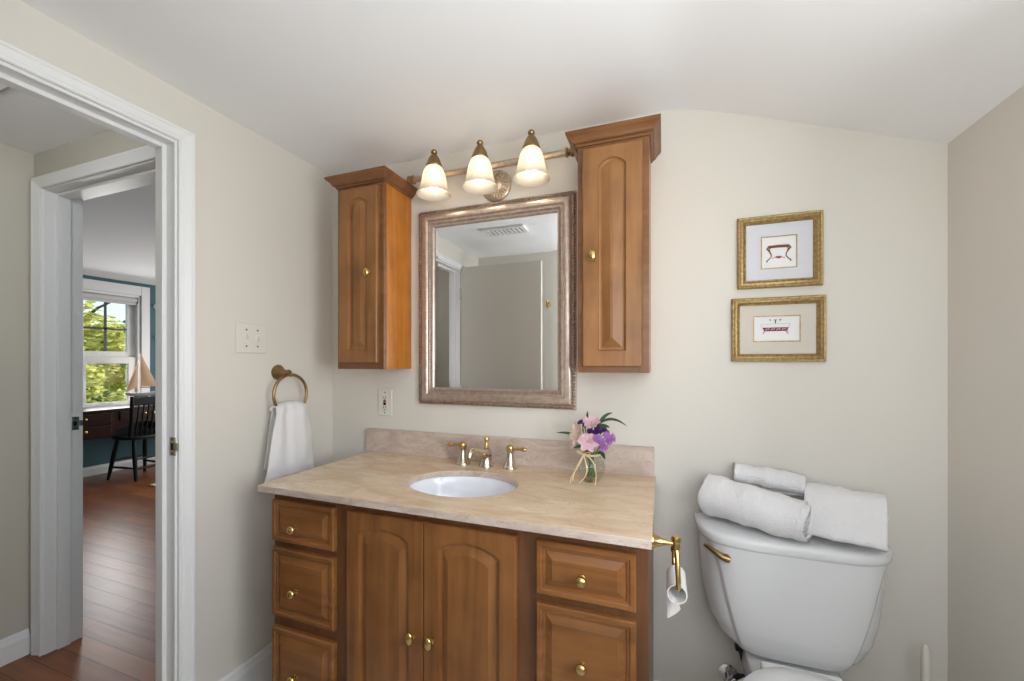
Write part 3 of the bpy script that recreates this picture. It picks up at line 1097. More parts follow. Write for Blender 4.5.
it0, it, ib = lv(inner, ZT, 0.012), lv(inner, ZT - 0.002), lv(inner, ZB)
loops = [ob, ot, ot2, it0, it, ib, ob]
for a, b_ in zip(loops, loops[1:]):
    for k in range(n):
        bm.faces.new((a[k], a[(k + 1) % n], b_[(k + 1) % n], b_[k]))
ct = obj('countertop', bm, M['stone'], origin=((CT0 + CT1) / 2, -0.27, ZB))
ct.data.materials.append(M['stone2'])
for p in ct.data.polygons:
    if abs(p.normal.z) < 0.5:
        p.material_index = 1
tag(ct, 'beige veined marble countertop with an oval cutout on the vanity', 'countertop')
bs = obj('backsplash', bx(0.206, 1.402, -0.020, -0.0005, ZT, 0.949, 0.0015), M['stone2'], origin=(0.8, -0.01, ZT))
tag(bs, 'low pinkish marble backsplash along the wall behind the faucet', 'backsplash')

basin = thing('sink_basin', 'oval white undermount sink basin set in the counter', 'sink', (SKX, SKY, ZB))
bm = B()
rings = []
for (s, z) in ((1.07, ZB - 0.001), (1.02, ZB - 0.001), (1.0, ZB - 0.006), (0.985, ZB - 0.03), (0.95, ZB - 0.06), (0.86, ZB - 0.095), (0.7, ZB - 0.12), (0.45, ZB - 0.135), (0.13, ZB - 0.142),
               (0.13, ZB - 0.152), (0.5, ZB - 0.147), (0.78, ZB - 0.128), (0.95, ZB - 0.10), (1.05, ZB - 0.05), (1.07, ZB - 0.014)):
    rings.append([(SKX + SKA * s * math.cos(2 * PI * k / 64), SKY + SKB * s * math.sin(2 * PI * k / 64), z) for k in range(64)])
add_loft(bm, rings + [rings[0]], False, False)
obj('bowl', bm, M['sink'], basin, smooth=True, angle=50)
obj('drain', lathe([(0.023, -0.002), (0.024, 0.002), (0.018, 0.0035), (0.014, 0.001), (0.0, 0.0015)], (SKX, SKY, ZB - 0.144), (0, 0, 1), 32), M['nickel'], basin, smooth=True)

# ------------------------------------------------------------------ widespread faucet
BELL = [(0.0, 0.0), (0.027, 0.0), (0.0275, 0.004), (0.025, 0.008), (0.0205, 0.016), (0.0155, 0.030), (0.0118, 0.046), (0.0105, 0.056), (0.0128, 0.059), (0.0128, 0.062)]
def tap(label, x, y, sgn):
    t = thing('sink_tap', label, 'tap', (x, y, ZT))
    obj('base', lathe(BELL, (x, y, ZT), n=32), M['nickel'], t, smooth=True)
    obj('cap', lathe([(0.0125, 0.0625), (0.0145, 0.066), (0.0145, 0.078), (0.012, 0.083), (0.006, 0.086), (0.0, 0.087)], (x, y, ZT), n=28), M['brass'], t, smooth=True)
    bm = B()
    d = Vector((sgn * 0.995, -0.10, 0))
    p = Vector((x, y, ZT + 0.073))
    pts = [p + d * 0.010, p + d * 0.018, p + d * 0.03, p + d * 0.046, p + d * 0.052, p + d * 0.060, p + d * 0.066]
    add_tube(bm, pts, [0.0075, 0.0055, 0.005, 0.0062, 0.0085, 0.0082, 0.004], 16)
    obj('lever', bm, M['brass'], t, smooth=True)
tap('bell shaped brass and nickel tap left of the spout with its lever pointing left', 0.709, -0.078, -1)
tap('bell shaped brass and nickel tap right of the spout with its lever pointing right', 0.901, -0.073, 1)
fx, fy = 0.805, -0.075
sp = thing('faucet_spout', 'satin nickel faucet spout curving over the sink between its handles', 'faucet', (fx, fy, ZT))
obj('base', lathe([(0, 0), (0.0275, 0), (0.028, 0.004), (0.026, 0.008), (0.0215, 0.018), (0.0195, 0.034), (0.020, 0.040)], (fx, fy, ZT), n=32), M['nickel'], sp, smooth=True)
bm = B()
pts, rr = [], []
for p, r in (((fx, fy + 0.016, ZT + 0.050), 0.014), ((fx, fy + 0.004, ZT + 0.049), 0.0205), ((fx, fy - 0.02, ZT + 0.050), 0.0185), ((fx - 0.008, fy - 0.042, ZT + 0.059), 0.0145), ((fx - 0.014, fy - 0.062, ZT + 0.068), 0.0118),
             ((fx - 0.018, fy - 0.076, ZT + 0.072), 0.0112), ((fx - 0.021, fy - 0.087, ZT + 0.070), 0.0114), ((fx - 0.023, fy - 0.093, ZT + 0.062), 0.0116)):
    pts.append(p)
    rr.append(r)
add_tube(bm, pts, rr, 20)
obj('spout', bm, M['nickel'], sp, smooth=True)
bm = B()
add_tube(bm, [(fx - 0.0225, fy - 0.092, ZT + 0.066), (fx - 0.0235, fy - 0.094, ZT + 0.058), (fx - 0.024, fy - 0.095, ZT + 0.050), (fx - 0.0242, fy - 0.0955, ZT + 0.048)], [0.0125, 0.0132, 0.0132, 0.011], 20)
obj('aerator', bm, M['nickel'], sp, smooth=True)
obj('finial', lathe([(0.012, 0.066), (0.009, 0.070), (0.0045, 0.080), (0.004, 0.092), (0.0085, 0.096), (0.0095, 0.103), (0.0065, 0.109), (0.0, 0.111)], (fx, fy + 0.004, ZT), n=24), M['brass'], sp, smooth=True)

# ------------------------------------------------------------------ wall cabinets
def crown_bm(x0, x1, yf, zb):
    """crown moulding on the left, front and right of a cabinet whose top is at zb"""
    prof = [(0.0, 0.0), (0.005, 0.0), (0.006, 0.005), (0.009, 0.007), (0.012, 0.0075), (0.0145, 0.010), (0.018, 0.016), (0.0235, 0.0225), (0.029, 0.027), (0.031, 0.029), (0.0315, 0.0315), (0.033, 0.032), (0.033, 0.038), (0.0, 0.038)]
    bm = B()
    rows = []
    rows.append([(x0 - o, -0.0005, zb + h) for o, h in prof])
    rows.append([(x0 - o, yf - o * 1.15, zb + h) for o, h in prof])
    rows.append([(x1 + o, yf - o * 1.15, zb + h) for o, h in prof])
    rows.append([(x1 + o, -0.0005, zb + h) for o, h in prof])
    add_loft(bm, rows)
    return bm


def wall_cabinet(label, x0, x1, z0, z1, dx0, dx1, dz0, dz1, st, bev, knob_x, knob_z):
    yf = -0.187
    c = thing('wall_cabinet', label, 'cabinet', ((x0 + x1) / 2, -0.09, z0))
    bm = B()
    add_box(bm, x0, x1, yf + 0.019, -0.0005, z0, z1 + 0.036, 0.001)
    obj('body', bm, M['uplit'], c)
    bm = B()
    add_box(bm, x0, dx0 + 0.012, yf, yf + 0.0188, z0, z1 + 0.002, 0.0012)
    add_box(bm, dx1 - 0.012, x1, yf, yf + 0.0188, z0, z1 + 0.002, 0.0012)
    add_box(bm, dx0 + 0.012, dx1 - 0.012, yf + 0.0004, yf + 0.0188, z0, dz0 + 0.012)
    add_box(bm, dx0 + 0.012, dx1 - 0.012, yf + 0.0004, yf + 0.0188, dz1 - 0.012, z1 + 0.002)
    obj('face_frame', bm, M['upx'], c)
    d = obj('door', panel_front(dx0, dx1, dz0, dz1, yf - 0.019, 0.0185, door_steps(st, 0.052, 0.042, 0.024, bev, 0.012)), M['up'], c)
    obj('knob', knob_bm(knob_x, yf - 0.018, knob_z, 0.88, 1.5), M['brass'], d, smooth=True, angle=60)
    obj('crown', crown_bm(x0, x1, yf, z1), M['upx'], c)
    return c


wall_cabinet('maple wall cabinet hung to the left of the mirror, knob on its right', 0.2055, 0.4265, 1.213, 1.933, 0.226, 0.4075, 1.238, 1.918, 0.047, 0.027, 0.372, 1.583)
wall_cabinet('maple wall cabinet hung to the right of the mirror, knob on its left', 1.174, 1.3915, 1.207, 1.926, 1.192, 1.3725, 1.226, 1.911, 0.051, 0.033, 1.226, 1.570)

# ------------------------------------------------------------------ mirror
MX0, MX1, MZ0, MZ1 = 0.471, 1.134, 1.067, 1.865
mr = thing('framed_mirror', 'large mirror in an ornate rose silver frame above the sink', 'mirror', ((MX0 + MX1) / 2, -0.015, MZ0))
prof = [(a * 0.865, b_) for a, b_ in [(0.0, 0.002), (0.0, 0.014), (0.010, 0.020), (0.016, 0.0185), (0.020, 0.022), (0.030, 0.027), (0.040, 0.0285), (0.048, 0.027), (0.052, 0.022), (0.055, 0.0205), (0.058, 0.023),
        (0.064, 0.0225), (0.070, 0.0185), (0.074, 0.018), (0.079, 0.0165), (0.081, 0.010), (0.081, 0.002)]]
bm = B()
add_frame_xz(bm, MX0, MX1, MZ0, MZ1, prof)
obj('frame', bm, M['silver'], mr, smooth=True, angle=30)
# rope of little leaves along the outer edge and a fine reeded row further in
bm = B()
def along_rect(inset, step):
    pts = []
    x0, x1, z0, z1 = MX0 + inset, MX1 - inset, MZ0 + inset, MZ1 - inset
    for (ax, az, bx_, bz) in ((x0, z0, x1, z0), (x1, z0, x1, z1), (x1, z1, x0, z1), (x0, z1, x0, z0)):
        L = math.hypot(bx_ - ax, bz - az)
        k = max(2, int(L / step))
        for i in range(k):
            pts.append((ax + (bx_ - ax) * (i + 0.5) / k, az + (bz - az) * (i + 0.5) / k, (bx_ - ax) / L, (bz - az) / L))
    return pts
def add_bead(bm, x, z, tx, tz, y, l, w, h, tilt):
    u = Vector((tx * math.cos(tilt) - tz * math.sin(tilt), 0, tx * math.sin(tilt) + tz * math.cos(tilt)))
    w_ = Vector((-u.z, 0, u.x))
    base = [bm.verts.new(Vector((x, y, z)) + u * l * math.cos(2 * PI * k / 6) + w_ * w * math.sin(2 * PI * k / 6)) for k in range(6)]
    mid = [bm.verts.new(Vector((x, y - h * 0.75, z)) + u * l * 0.7 * math.cos(2 * PI * k / 6) + w_ * w * 0.7 * math.sin(2 * PI * k / 6)) for k in range(6)]
    top = bm.verts.new((x, y - h, z))
    for k in range(6):
        bm.faces.new((base[k], base[(k + 1) % 6], mid[(k + 1) % 6], mid[k]))
        bm.faces.new((mid[k], mid[(k + 1) % 6], top))
for i, (x, z, tx, tz) in enumerate(along_rect(0.0085, 0.0115)):
    add_bead(bm, x, z, tx, tz, -0.015, 0.0085, 0.0055, 0.0105, 0.5)
    add_bead(bm, x, z, tx, tz, -0.015, 0.0060, 0.0085, 0.0065, -0.4)
o = obj('leaf_edging', bm, M['silverd'], mr, smooth=True)
bm = B()
for (x, z, tx, tz) in along_rect(0.0567, 0.0062):
    add_bead(bm, x, z, tx, tz, -0.018, 0.0022, 0.0058, 0.0062, 0.0)
obj('reeding', bm, M['silverd'], mr, smooth=True)
for (ins, d0) in ((0.083, 0.0),):
    bm = B()
    a = 0.0690
    w = 0.020
    rings = []
    for inset, dep in ((a, 0.0050), (a, 0.0085), (a + w, 0.0092)):
        rings.append([(MX0 + inset, -dep, MZ0 + inset), (MX1 - inset, -dep, MZ0 + inset), (MX1 - inset, -dep, MZ1 - inset), (MX0 + inset, -dep, MZ1 - inset)])
    add_loft(bm, rings)
    obj('mirror_glass', bm, M['mirror'], mr)

# ------------------------------------------------------------------ vanity light
LY, BY = -0.115, -0.070
vl = thing('vanity_light', 'three lamp champagne bronze bar light with frosted bell shades above the mirror', 'light fixture', (0.825, -0.01, 1.93))
bzc = 1.978
bm = B()
add_lathe(bm, [(0, 0.0005), (0.060, 0.0005), (0.062, 0.004), (0.060, 0.010), (0.054, 0.013), (0.050, 0.0125), (0.046, 0.014), (0.026, 0.021), (0.022, 0.026), (0.016, 0.028), (0, 0.029)], (0.818, 0, 1.930), (0, -1, 0), 96,
          flute=lambda a, h: 1 + (0.05 * math.cos(24 * a) if 0.0126 < h < 0.022 else 0))
for k in range(26):
    a = 2 * PI * k / 26
    add_tube(bm, [(0.818 + r * math.cos(a), -d, 1.930 + r * math.sin(a)) for r, d in ((0.027, 0.0205), (0.036, 0.0195), (0.045, 0.0155), (0.051, 0.0135))], [0.0016, 0.0032, 0.0046, 0.0030], 8)
obj('wall_plate', bm, M['bronze'], vl, smooth=True, angle=50)
bm = B()
add_tube(bm, [(0.818, -0.026, 1.932), (0.818, -0.045, 1.936), (0.818, -0.062, 1.952), (0.818, BY, bzc)], 0.009, 14)
obj('stem', bm, M['bronze'], vl, smooth=True)
bm = B()
add_tube(bm, [(0.486, BY, bzc), (1.110, BY, bzc)], 0.0118, 24)
obj('bar', bm, M['bronze'], vl, smooth=True)
for s, xe in ((-1, 0.488), (1, 1.108)):
    obj('bar_finial', lathe([(0.0118, 0.0), (0.017, 0.003), (0.017, 0.008), (0.011, 0.011), (0.010, 0.014), (0.016, 0.019), (0.0165, 0.026), (0.011, 0.031), (0.0, 0.033)], (xe, BY, bzc), (s, 0, 0), 24), M['abrass'], vl, smooth=True)
for lx in (0.604, 0.7977, 0.9955):
    zt = 1.993            # top of the glass
    bm = B()
    add_tube(bm, [(lx, BY, bzc + 0.004), (lx, BY - 0.012, bzc + 0.018), (lx, LY + 0.012, zt + 0.016), (lx, LY, zt + 0.022)], 0.0075, 12)
    obj('arm', bm, M['abrass'], vl, smooth=True)
    obj('shade_holder', lathe([(0.0, -0.006), (0.029, -0.006), (0.0315, -0.002), (0.031, 0.003), (0.028, 0.007), (0.0255, 0.016), (0.0205, 0.028), (0.014, 0.039), (0.0095, 0.044), (0.0090, 0.047), (0.0125, 0.051), (0.0125, 0.056), (0.008, 0.062), (0.0, 0.064)],
                              (lx, LY, zt), n=32, flute=lambda a, h: 1 + (0.035 * math.cos(14 * a) if 0.008 < h < 0.035 else 0)), M['abrass'], vl, smooth=True, angle=50)
    outer = [(0.0285, 0.0), (0.0365, -0.011), (0.0435, -0.026), (0.0485, -0.045), (0.0525, -0.066), (0.0555, -0.085), (0.0600, -0.100), (0.0670, -0.111), (0.0735, -0.1185)]
    outer = [(r * 0.91, h * 0.91) for r, h in outer]
    inner = [(r - 0.0028, h - 0.0003) for r, h in outer[::-1]]
    bm = lathe(outer + [(0.0662, -0.1097)] + inner + [outer[0]], (lx, LY, zt), n=84,
               flute=lambda a, h: 1 + 0.010 * math.cos(28 * a) * max(0, min(1, (h + 0.105) / 0.03)) - 0.02 * (1 if h < -0.107 else 0) * math.cos(6 * a) * 0.5)
    sh = obj('lamp_shade', bm, M['shade'], vl, smooth=True, angle=70)
    obj('bulb', lathe([(r * 0.9, h * 0.9) for r, h in [(0.0, -0.098), (0.012, -0.0965), (0.0215, -0.0905), (0.027, -0.081), (0.0285, -0.070), (0.026, -0.058), (0.019, -0.044), (0.0135, -0.030), (0.013, -0.008), (0.0, -0.007)]], (lx, LY, zt), n=28), M['bulb'], vl, smooth=True)

# ------------------------------------------------------------------ switch plate and outlet
sw = thing('light_switch', 'white double toggle switch plate on the left wall above the towel', 'light switch', (0, -0.4005, 1.273))
obj('plate', bx(0.0003, 0.0065, -0.4600, -0.3410, 1.2730, 1.3830, 0.003), M['plastic'], sw)
for y_, up in ((-0.4225, 1), (-0.3785, -1)):
    bm = bx(0.0060, 0.0075, y_ - 0.0065, y_ + 0.0065, 1.3165, 1.3405, 0.0006)
    obj('slot', bm, M['tube'], sw)
    bm = B()
    z = 1.3285
    add_loft(bm, [[(0.0075, y_ - 0.0045, z - 0.009), (0.0075, y_ + 0.0045, z - 0.009), (0.0075, y_ + 0.0045, z + 0.009), (0.0075, y_ - 0.0045, z + 0.009)],
                  [(0.019, y_ - 0.0035, z + up * 0.009 - 0.004), (0.019, y_ + 0.0035, z + up * 0.009 - 0.004), (0.019, y_ + 0.0035, z + up * 0.009 + 0.004), (0.019, y_ - 0.0035, z + up * 0.009 + 0.004)]])
    obj('toggle', bm, M['plastic'], sw)
    for dz in (-0.030, 0.030):
        obj('screw', lathe([(0.0, 0.0075), (0.0030, 0.0072), (0.0034, 0.0062)], (0, y_, 1.3285 + dz), (1, 0, 0), 14), M['steel'], sw)
ou = thing('power_outlet', 'white outlet plate with red and black buttons left of the mirror', 'outlet', (0.295, 0, 1.007))
obj('plate', bx(0.2590, 0.3305, -0.0065, -0.0003, 1.0070, 1.1220, 0.003), M['plastic'], ou)
obj('receptacle', bx(0.2790, 0.3105, -0.0080, -0.0060, 1.0310, 1.0980, 0.001), M['plastic'], ou)
obj('reset_button', bx(0.2890, 0.3010, -0.0105, -0.0078, 1.0660, 1.0760, 0.001), M['red'], ou)
obj('test_button', bx(0.2890, 0.3010, -0.0105, -0.0078, 1.0540, 1.0640, 0.001), M['black'], ou)
for zz in (1.0840, 1.0400):
    bm = B()
    for xx in (0.2885, 0.3005):
        add_box(bm, xx - 0.0012, xx + 0.0012, -0.0084, -0.0079, zz, zz + 0.008)
    add_lathe(bm, [(0.0, 0.0084), (0.0024, 0.0084), (0.0024, 0.0078)], (0.2945, 0, zz - 0.005), (0, -1, 0), 12)
    obj('socket_slots', bm, M['black'], ou)
for zz in (1.1085, 1.0205):
    obj('screw', lathe([(0.0, 0.0078), (0.0028, 0.0075), (0.0032, 0.0062)], (0.2945, 0, zz), (0, -1, 0), 14), M['steel'], ou)

# ------------------------------------------------------------------ towel ring and its towel
tr = thing('towel_ring', 'antique brass towel ring mounted on the left wall beside the counter', 'towel ring', (0, -0.292, 1.20))
obj('post', lathe([(0.0, 0.0003), (0.029, 0.0003), (0.0305, 0.004), (0.028, 0.009), (0.021, 0.018), (0.014, 0.030), (0.010, 0.042), (0.0085, 0.050), (0.011, 0.053), (0.012, 0.058), (0.009, 0.064), (0, 0.066)], (0, -0.288, 1.200), (1, 0, 0), 32), M['abrass'], tr, smooth=True)
RC = Vector((0.056, -0.277, 1.115))
RR = 0.076
bm = B()
add_tube(bm, [(RC.x, RC.y + RR * math.sin(2 * PI * k / 64), RC.z + RR * math.cos(2 * PI * k / 64)) for k in range(64)], 0.0058, 12, closed=True)
obj('ring', bm, M['abrass'], tr, smooth=True)
bm = B()
add_lathe(bm, [(0.0, -0.0075), (0.006, -0.006), (0.0085, 0.0), (0.006, 0.006), (0.0, 0.0075)], (RC.x, RC.y, RC.z + RR), (0, 1, 0), 20)
obj('clasp', bm, M['abrass'], tr, smooth=True)

def ring_towel():
    # an inverted-U sheet over the bottom of the ring, built as one closed skin
    zt0 = RC.z - RR + 0.012
    path = []
    for i in range(26):
        t = i / 25
        path.append((0.026 + 0.012 * t, 0.835 + (zt0 - 0.835) * t, 0))       # back leaf going up
    for i in range(1, 12):
        a = PI * i / 12
        path.append((RC.x - 0.018 * math.cos(a), zt0 + 0.018 * math.sin(a) * 1.2, 1))
    for i in range(32):
        t = i / 31
        path.append((0.074 + 0.012 * math.sin(t * 2.2), zt0 + (0.788 - zt0) * t, 2))
    NY = 44
    th = 0.009
    def ypos(z, s, leaf):
        f = max(0, min(1, (zt0 + 0.02 - z) / 0.30))
        f = f ** 0.75
        yl = -0.348 + (-0.417 + 0.348) * f
        yr = -0.208 + (-0.186 + 0.208) * f
        if leaf == 0:
            yl += 0.012 + 0.036 * f
            yr -= 0.006 * f
        return yl + (yr - yl) * s
    rows_o, rows_i = [], []
    for i, (x, z, leaf) in enumerate(path):
        a = Vector(path[max(0, i - 1)][:2])
        b_ = Vector(path[min(len(path) - 1, i + 1)][:2])
        tng = (b_ - a).normalized()
        nrm = Vector((-tng.y, tng.x))
        ro, ri = [], []
        for k in range(NY + 1):
            s = k / NY
            drop = max(0, min(1, (zt0 - z) / 0.28))
            gather = 1 - drop
            fold = 0.006 * math.sin(s * 9.0 + 0.6 + 0.5 * z) * (0.45 + 0.55 * gather) + 0.002 * math.sin(s * 21 + 4 * z) * gather
            fold += 0.006 * noise.noise((s * 5, z * 9, leaf * 3.1))
            edge = 0.004 * (math.cos(PI * 2 * (s - 0.5)) - 1) * 0.5
            y = ypos(z, s, leaf) + 0.002 * noise.noise((s * 3, z * 14, 7 + leaf))
            zz = z + (0.008 * (s - 0.5) if leaf == 2 else 0) + (0.010 * math.sin(PI * s) * math.sin(PI * (i - 25) / 12.0) if leaf == 1 else 0)
            hem = 0.0
            if leaf == 2 and abs(z - 0.835) < 0.006:
                hem = -0.0025
            mixf = -0.3 if leaf == 0 else (1.0 if leaf == 2 else -0.3 + 1.3 * (i - 25) / 12.0)
            px = x + fold * mixf + edge
            if leaf == 0:
                px = max(px, 0.014)
            w = th * 0.5 * (0.5 + 0.5 * min(1, 8 * s, 8 * (1 - s))) + hem
            ro.append(Vector((px + nrm.x * w, y, zz + nrm.y * w)))
            ri.append(Vector((px - nrm.x * w, y, zz - nrm.y * w)))
        rows_o.append(ro)
        rows_i.append(ri)
    bm = B()
    rings = [o_ + i_[::-1] for o_, i_ in zip(rows_o, rows_i)]
    add_loft(bm, rings)
    return bm
tw = obj('hand_towel', ring_towel(), M['towel'], smooth=True, angle=None, origin=(0.06, -0.28, 0.79))
tag(tw, 'white hand towel hanging from the brass ring on the left wall', 'towel')

# ------------------------------------------------------------------ framed prints
def line_tube(bm, pts, r, y):
    k = 1.45
    add_tube(bm, [(x, y, z) for x, z in pts], [q * k for q in r] if isinstance(r, list) else r * k, 6)


def framed_print(label, x0, x1, z0, z1, fw, m_mount, px0, px1, pz0, pz1, draw):
    t = thing('framed_print', label, 'framed picture', ((x0 + x1) / 2, 0, z0))
    k = fw / 0.026
    prof = [(0.0, 0.001), (0.0, 0.013), (0.003 * k, 0.0155), (0.006 * k, 0.0145), (0.010 * k, 0.017), (0.016 * k, 0.0175), (0.020 * k, 0.0145), (0.0225 * k, 0.0125), (0.024 * k, 0.013), (0.026 * k, 0.011), (0.026 * k, 0.001)]
    bm = B()
    add_frame_xz(bm, x0, x1, z0, z1, prof)
    obj('frame', bm, M['gold'], t, smooth=True, angle=35)
    bm = B()      # mount board with its window
    rings = []
    for (a0, a1, c0, c1, d) in ((x0 + fw - .004, x1 - fw + .004, z0 + fw - .004, z1 - fw + .004, 0.003), (x0 + fw - .004, x1 - fw + .004, z0 + fw - .004, z1 - fw + .004, 0.0062), (px0, px1, pz0, pz1, 0.0062), (px0 + .0012, px1 - .0012, pz0 + .0012, pz1 - .0012, 0.0045)):
        rings.append([(a0, -d, c0), (a1, -d, c0), (a1, -d, c1), (a0, -d, c1)])
    add_loft(bm, rings, cap0=True, cap1=False)
    obj('mount', bm, m_mount, t)
    bm = B()
    add_frame_xz(bm, px0 - 0.0005, px1 + 0.0005, pz0 - 0.0005, pz1 + 0.0005, [(0, 0.0058), (0, 0.0072), (0.0032, 0.0072), (0.0032, 0.0058)])
    obj('gilt_fillet', bm, M['gold'], t)
    pr = obj('print', bx(px0 - 0.002, px1 + 0.002, -0.0045, -0.0032, pz0 - 0.002, pz1 + 0.002), M['paper'], t)
    draw((px0 + px1) / 2, (pz0 + pz1) / 2, px1 - px0, pz1 - pz0, pr)
    return t


def draw_washstand(cx, cz, w, h, pr):
    y = -0.0047
    bm = B()
    a = w * 0.29
    # table top with swags, and two scrolled legs
    line_tube(bm, [(cx - a, cz + h * 0.19), (cx, cz + h * 0.20), (cx + a, cz + h * 0.19)], 0.0019, y)
    line_tube(bm, [(cx - a, cz + h * 0.15), (cx, cz + h * 0.155), (cx + a, cz + h * 0.15)], 0.0013, y)
    for s in (-1, 1):
        line_tube(bm, [(cx + s * a * 0.96, cz + h * 0.18), (cx + s * a * 1.12, cz + h * 0.12), (cx + s * a * 0.92, cz + h * 0.05), (cx + s * a * 0.72, cz - h * 0.05), (cx + s * a * 0.72, cz - h * 0.13), (cx + s * a * 0.92, cz - h * 0.20), (cx + s * a * 1.12, cz - h * 0.25), (cx + s * a * 1.16, cz - h * 0.29)], [0.002, 0.0022, 0.0016, 0.0012, 0.0012, 0.0012, 0.0013, 0.0018], y)
        line_tube(bm, [(cx + s * a * 0.8, cz + h * 0.14), (cx + s * a * 0.95, cz + h * 0.09), (cx + s * a * 0.8, cz + h * 0.06)], 0.0012, y)
    line_tube(bm, [(cx - a * 0.6, cz - h * 0.18), (cx - a * 0.2, cz - h * 0.15), (cx + a * 0.2, cz - h * 0.15), (cx + a * 0.6, cz - h * 0.18)], 0.0007, y)
    obj('sepia_drawing', bm, M['ink'], pr)
    bm = B()
    add_prism(bm, [(cx - a * 0.32, cz - h * 0.12), (cx + a * 0.32, cz - h * 0.12), (cx + a * 0.16, cz - h * 0.19), (cx - a * 0.16, cz - h * 0.19)], 'y', y - 0.0004, y)
    obj('basin_drawing', bm, M['red'], pr)


def draw_bath(cx, cz, w, h, pr):
    y = -0.0047
    cx -= w * 0.02
    a = w * 0.285
    zt, zb = cz + h * 0.05, cz - h * 0.09
    bm = B()
    add_prism(bm, [(cx - a, zt), (cx + a, zt), (cx + a * 0.82, zb), (cx - a * 0.82, zb)], 'y', y - 0.0003, y)
    obj('bath_drawing', bm, M['ink2'], pr)
    bm = B()
    for i in range(4):
        xx = cx - a * 0.62 + i * a * 0.41
        line_tube(bm, [(xx - 0.005, zb + 0.003), (xx - 0.002, (zt + zb) / 2 + 0.001), (xx + 0.003, (zt + zb) / 2), (xx + 0.006, zt - 0.003)], 0.0013, y - 0.0004)
    for s in (-1, 1):
        add_prism(bm, [(cx + s * a * 0.70, zb - 0.0002), (cx + s * a * 0.92, zb + 0.004), (cx + s * a * 0.98, zb - h * 0.13), (cx + s * a * 0.84, zb - h * 0.10)], 'y', y - 0.0003, y)
    obj('pink_wash_drawing', bm, M['ink3'], pr)
    bm = B()
    for dx in (-0.10, 0.0, 0.10):
        line_tube(bm, [(cx + w * dx - 0.003, cz + h * 0.36), (cx + w * dx, cz + h * 0.31), (cx + w * dx + 0.003 * (1 if dx >= 0 else -1), cz + h * (0.37 if dx else 0.35))], 0.0009, y)
    line_tube(bm, [(cx, cz + h * 0.31), (cx, cz + h * 0.21)], 0.0010, y)
    obj('tap_drawing', bm, M['ink4'], pr)
    bm = B()
    line_tube(bm, [(cx - a * 1.1, zt + h * 0.13), (cx + a * 1.1, zt + h * 0.14)], 0.0004, y)
    line_tube(bm, [(cx - a * 1.1, zt + h * 0.13), (cx - a, zt)], 0.0004, y)
    line_tube(bm, [(cx + a * 1.1, zt + h * 0.14), (cx + a, zt)], 0.0004, y)
    obj('pencil_drawing', bm, M['ink5'], pr)


framed_print('gold framed print of a red brown washstand, the upper of the two pictures', 1.6545, 1.8835, 1.4735, 1.6990, 0.0245, M['mat1'], 1.7210, 1.8180, 1.5330, 1.6345, draw_washstand)
framed_print('gold framed print of a plum coloured bathtub, the lower of the two pictures', 1.6380, 1.8910, 1.2425, 1.4430, 0.0235, M['mat2'], 1.6995, 1.8270, 1.3040, 1.3855, draw_bath)

# ------------------------------------------------------------------ toilet
TX = 1.767
toi = thing('toilet', 'white two piece toilet with its tank against the back wall', 'toilet', (TX, -0.30, 0))


def lerp_table(tab, z):
    tab = sorted(tab)
    if z <= tab[0][0]:
        return tab[0][1:]
    for a, b_ in zip(tab, tab[1:]):
        if z <= b_[0]:
            t = (z - a[0]) / (b_[0] - a[0])
            return tuple(p + (q - p) * t for p, q in zip(a[1:], b_[1:]))
    return tab[-1][1:]


def dshape(hw, yb, dep, n=120, ex=0.42, ey=0.62, cx=TX):
    out = []
    for k in range(n + 1):
        a = PI * k / n
        c, s = math.cos(a), math.sin(a)
        out.append([cx - hw * math.copysign(abs(c) ** ex, c), yb - dep * s ** ey])
    # flat back
    for k in range(1, 12):
        t = k / 12
        out.append([cx + hw - 2 * hw * t, yb])
    return out


TANK = [(0.398, 0.100, 0.118), (0.402, 0.124, 0.138), (0.414, 0.153, 0.150), (0.44, 0.184, 0.158), (0.48, 0.206, 0.165), (0.54, 0.219, 0.171), (0.60, 0.2255, 0.177), (0.66, 0.229, 0.182), (0.720, 0.230, 0.185)]
PANEL = [(0.39, 0.122), (0.44, 0.132), (0.47, 0.142), (0.53, 0.158), (0.59, 0.172), (0.64, 0.182), (0.69, 0.196), (0.723, 0.216)]
rings = []
NZ = 56
for i in range(NZ + 1):
    z = 0.398 + (0.720 - 0.398) * (i / NZ) ** 1.25
    hw, dep = lerp_table(TANK, z)
    (hp,) = lerp_table(PANEL, z)
    ring = []
    for x, y in dshape(hw, -0.018, dep, 200):
        if y < -0.06:
            q = (hp - abs(x - TX)) / 0.012 + 0.5
            q = max(0, min(1, q))
            y -= 0.0095 * (q * q * (3 - 2 * q)) * max(0.0, min(1, (z - 0.398) / 0.02))
        ring.append((x, y, z))
    rings.append(ring)
bm = B()
add_loft(bm, rings)
obj('tank', bm, M['porc'], toi, smooth=True, angle=60)
rings = []
for z, hw, dep in ((0.7185, 0.214, 0.178), (0.7185, 0.232, 0.192), (0.722, 0.238, 0.199), (0.728, 0.2405, 0.202), (0.740, 0.241, 0.2025), (0.746, 0.239, 0.200), (0.750, 0.232, 0.193), (0.7522, 0.216, 0.181), (0.7535, 0.18, 0.16), (0.7542, 0.08, 0.08)):
    rings.append([(x, y, z) for x, y in dshape(hw, -0.016 - (0.202 - dep) * 0.25, dep, 120, 0.45, 0.60)])
bm = B()
add_loft(bm, rings)
obj('tank_lid', bm, M['porc'], toi, smooth=True, angle=60)
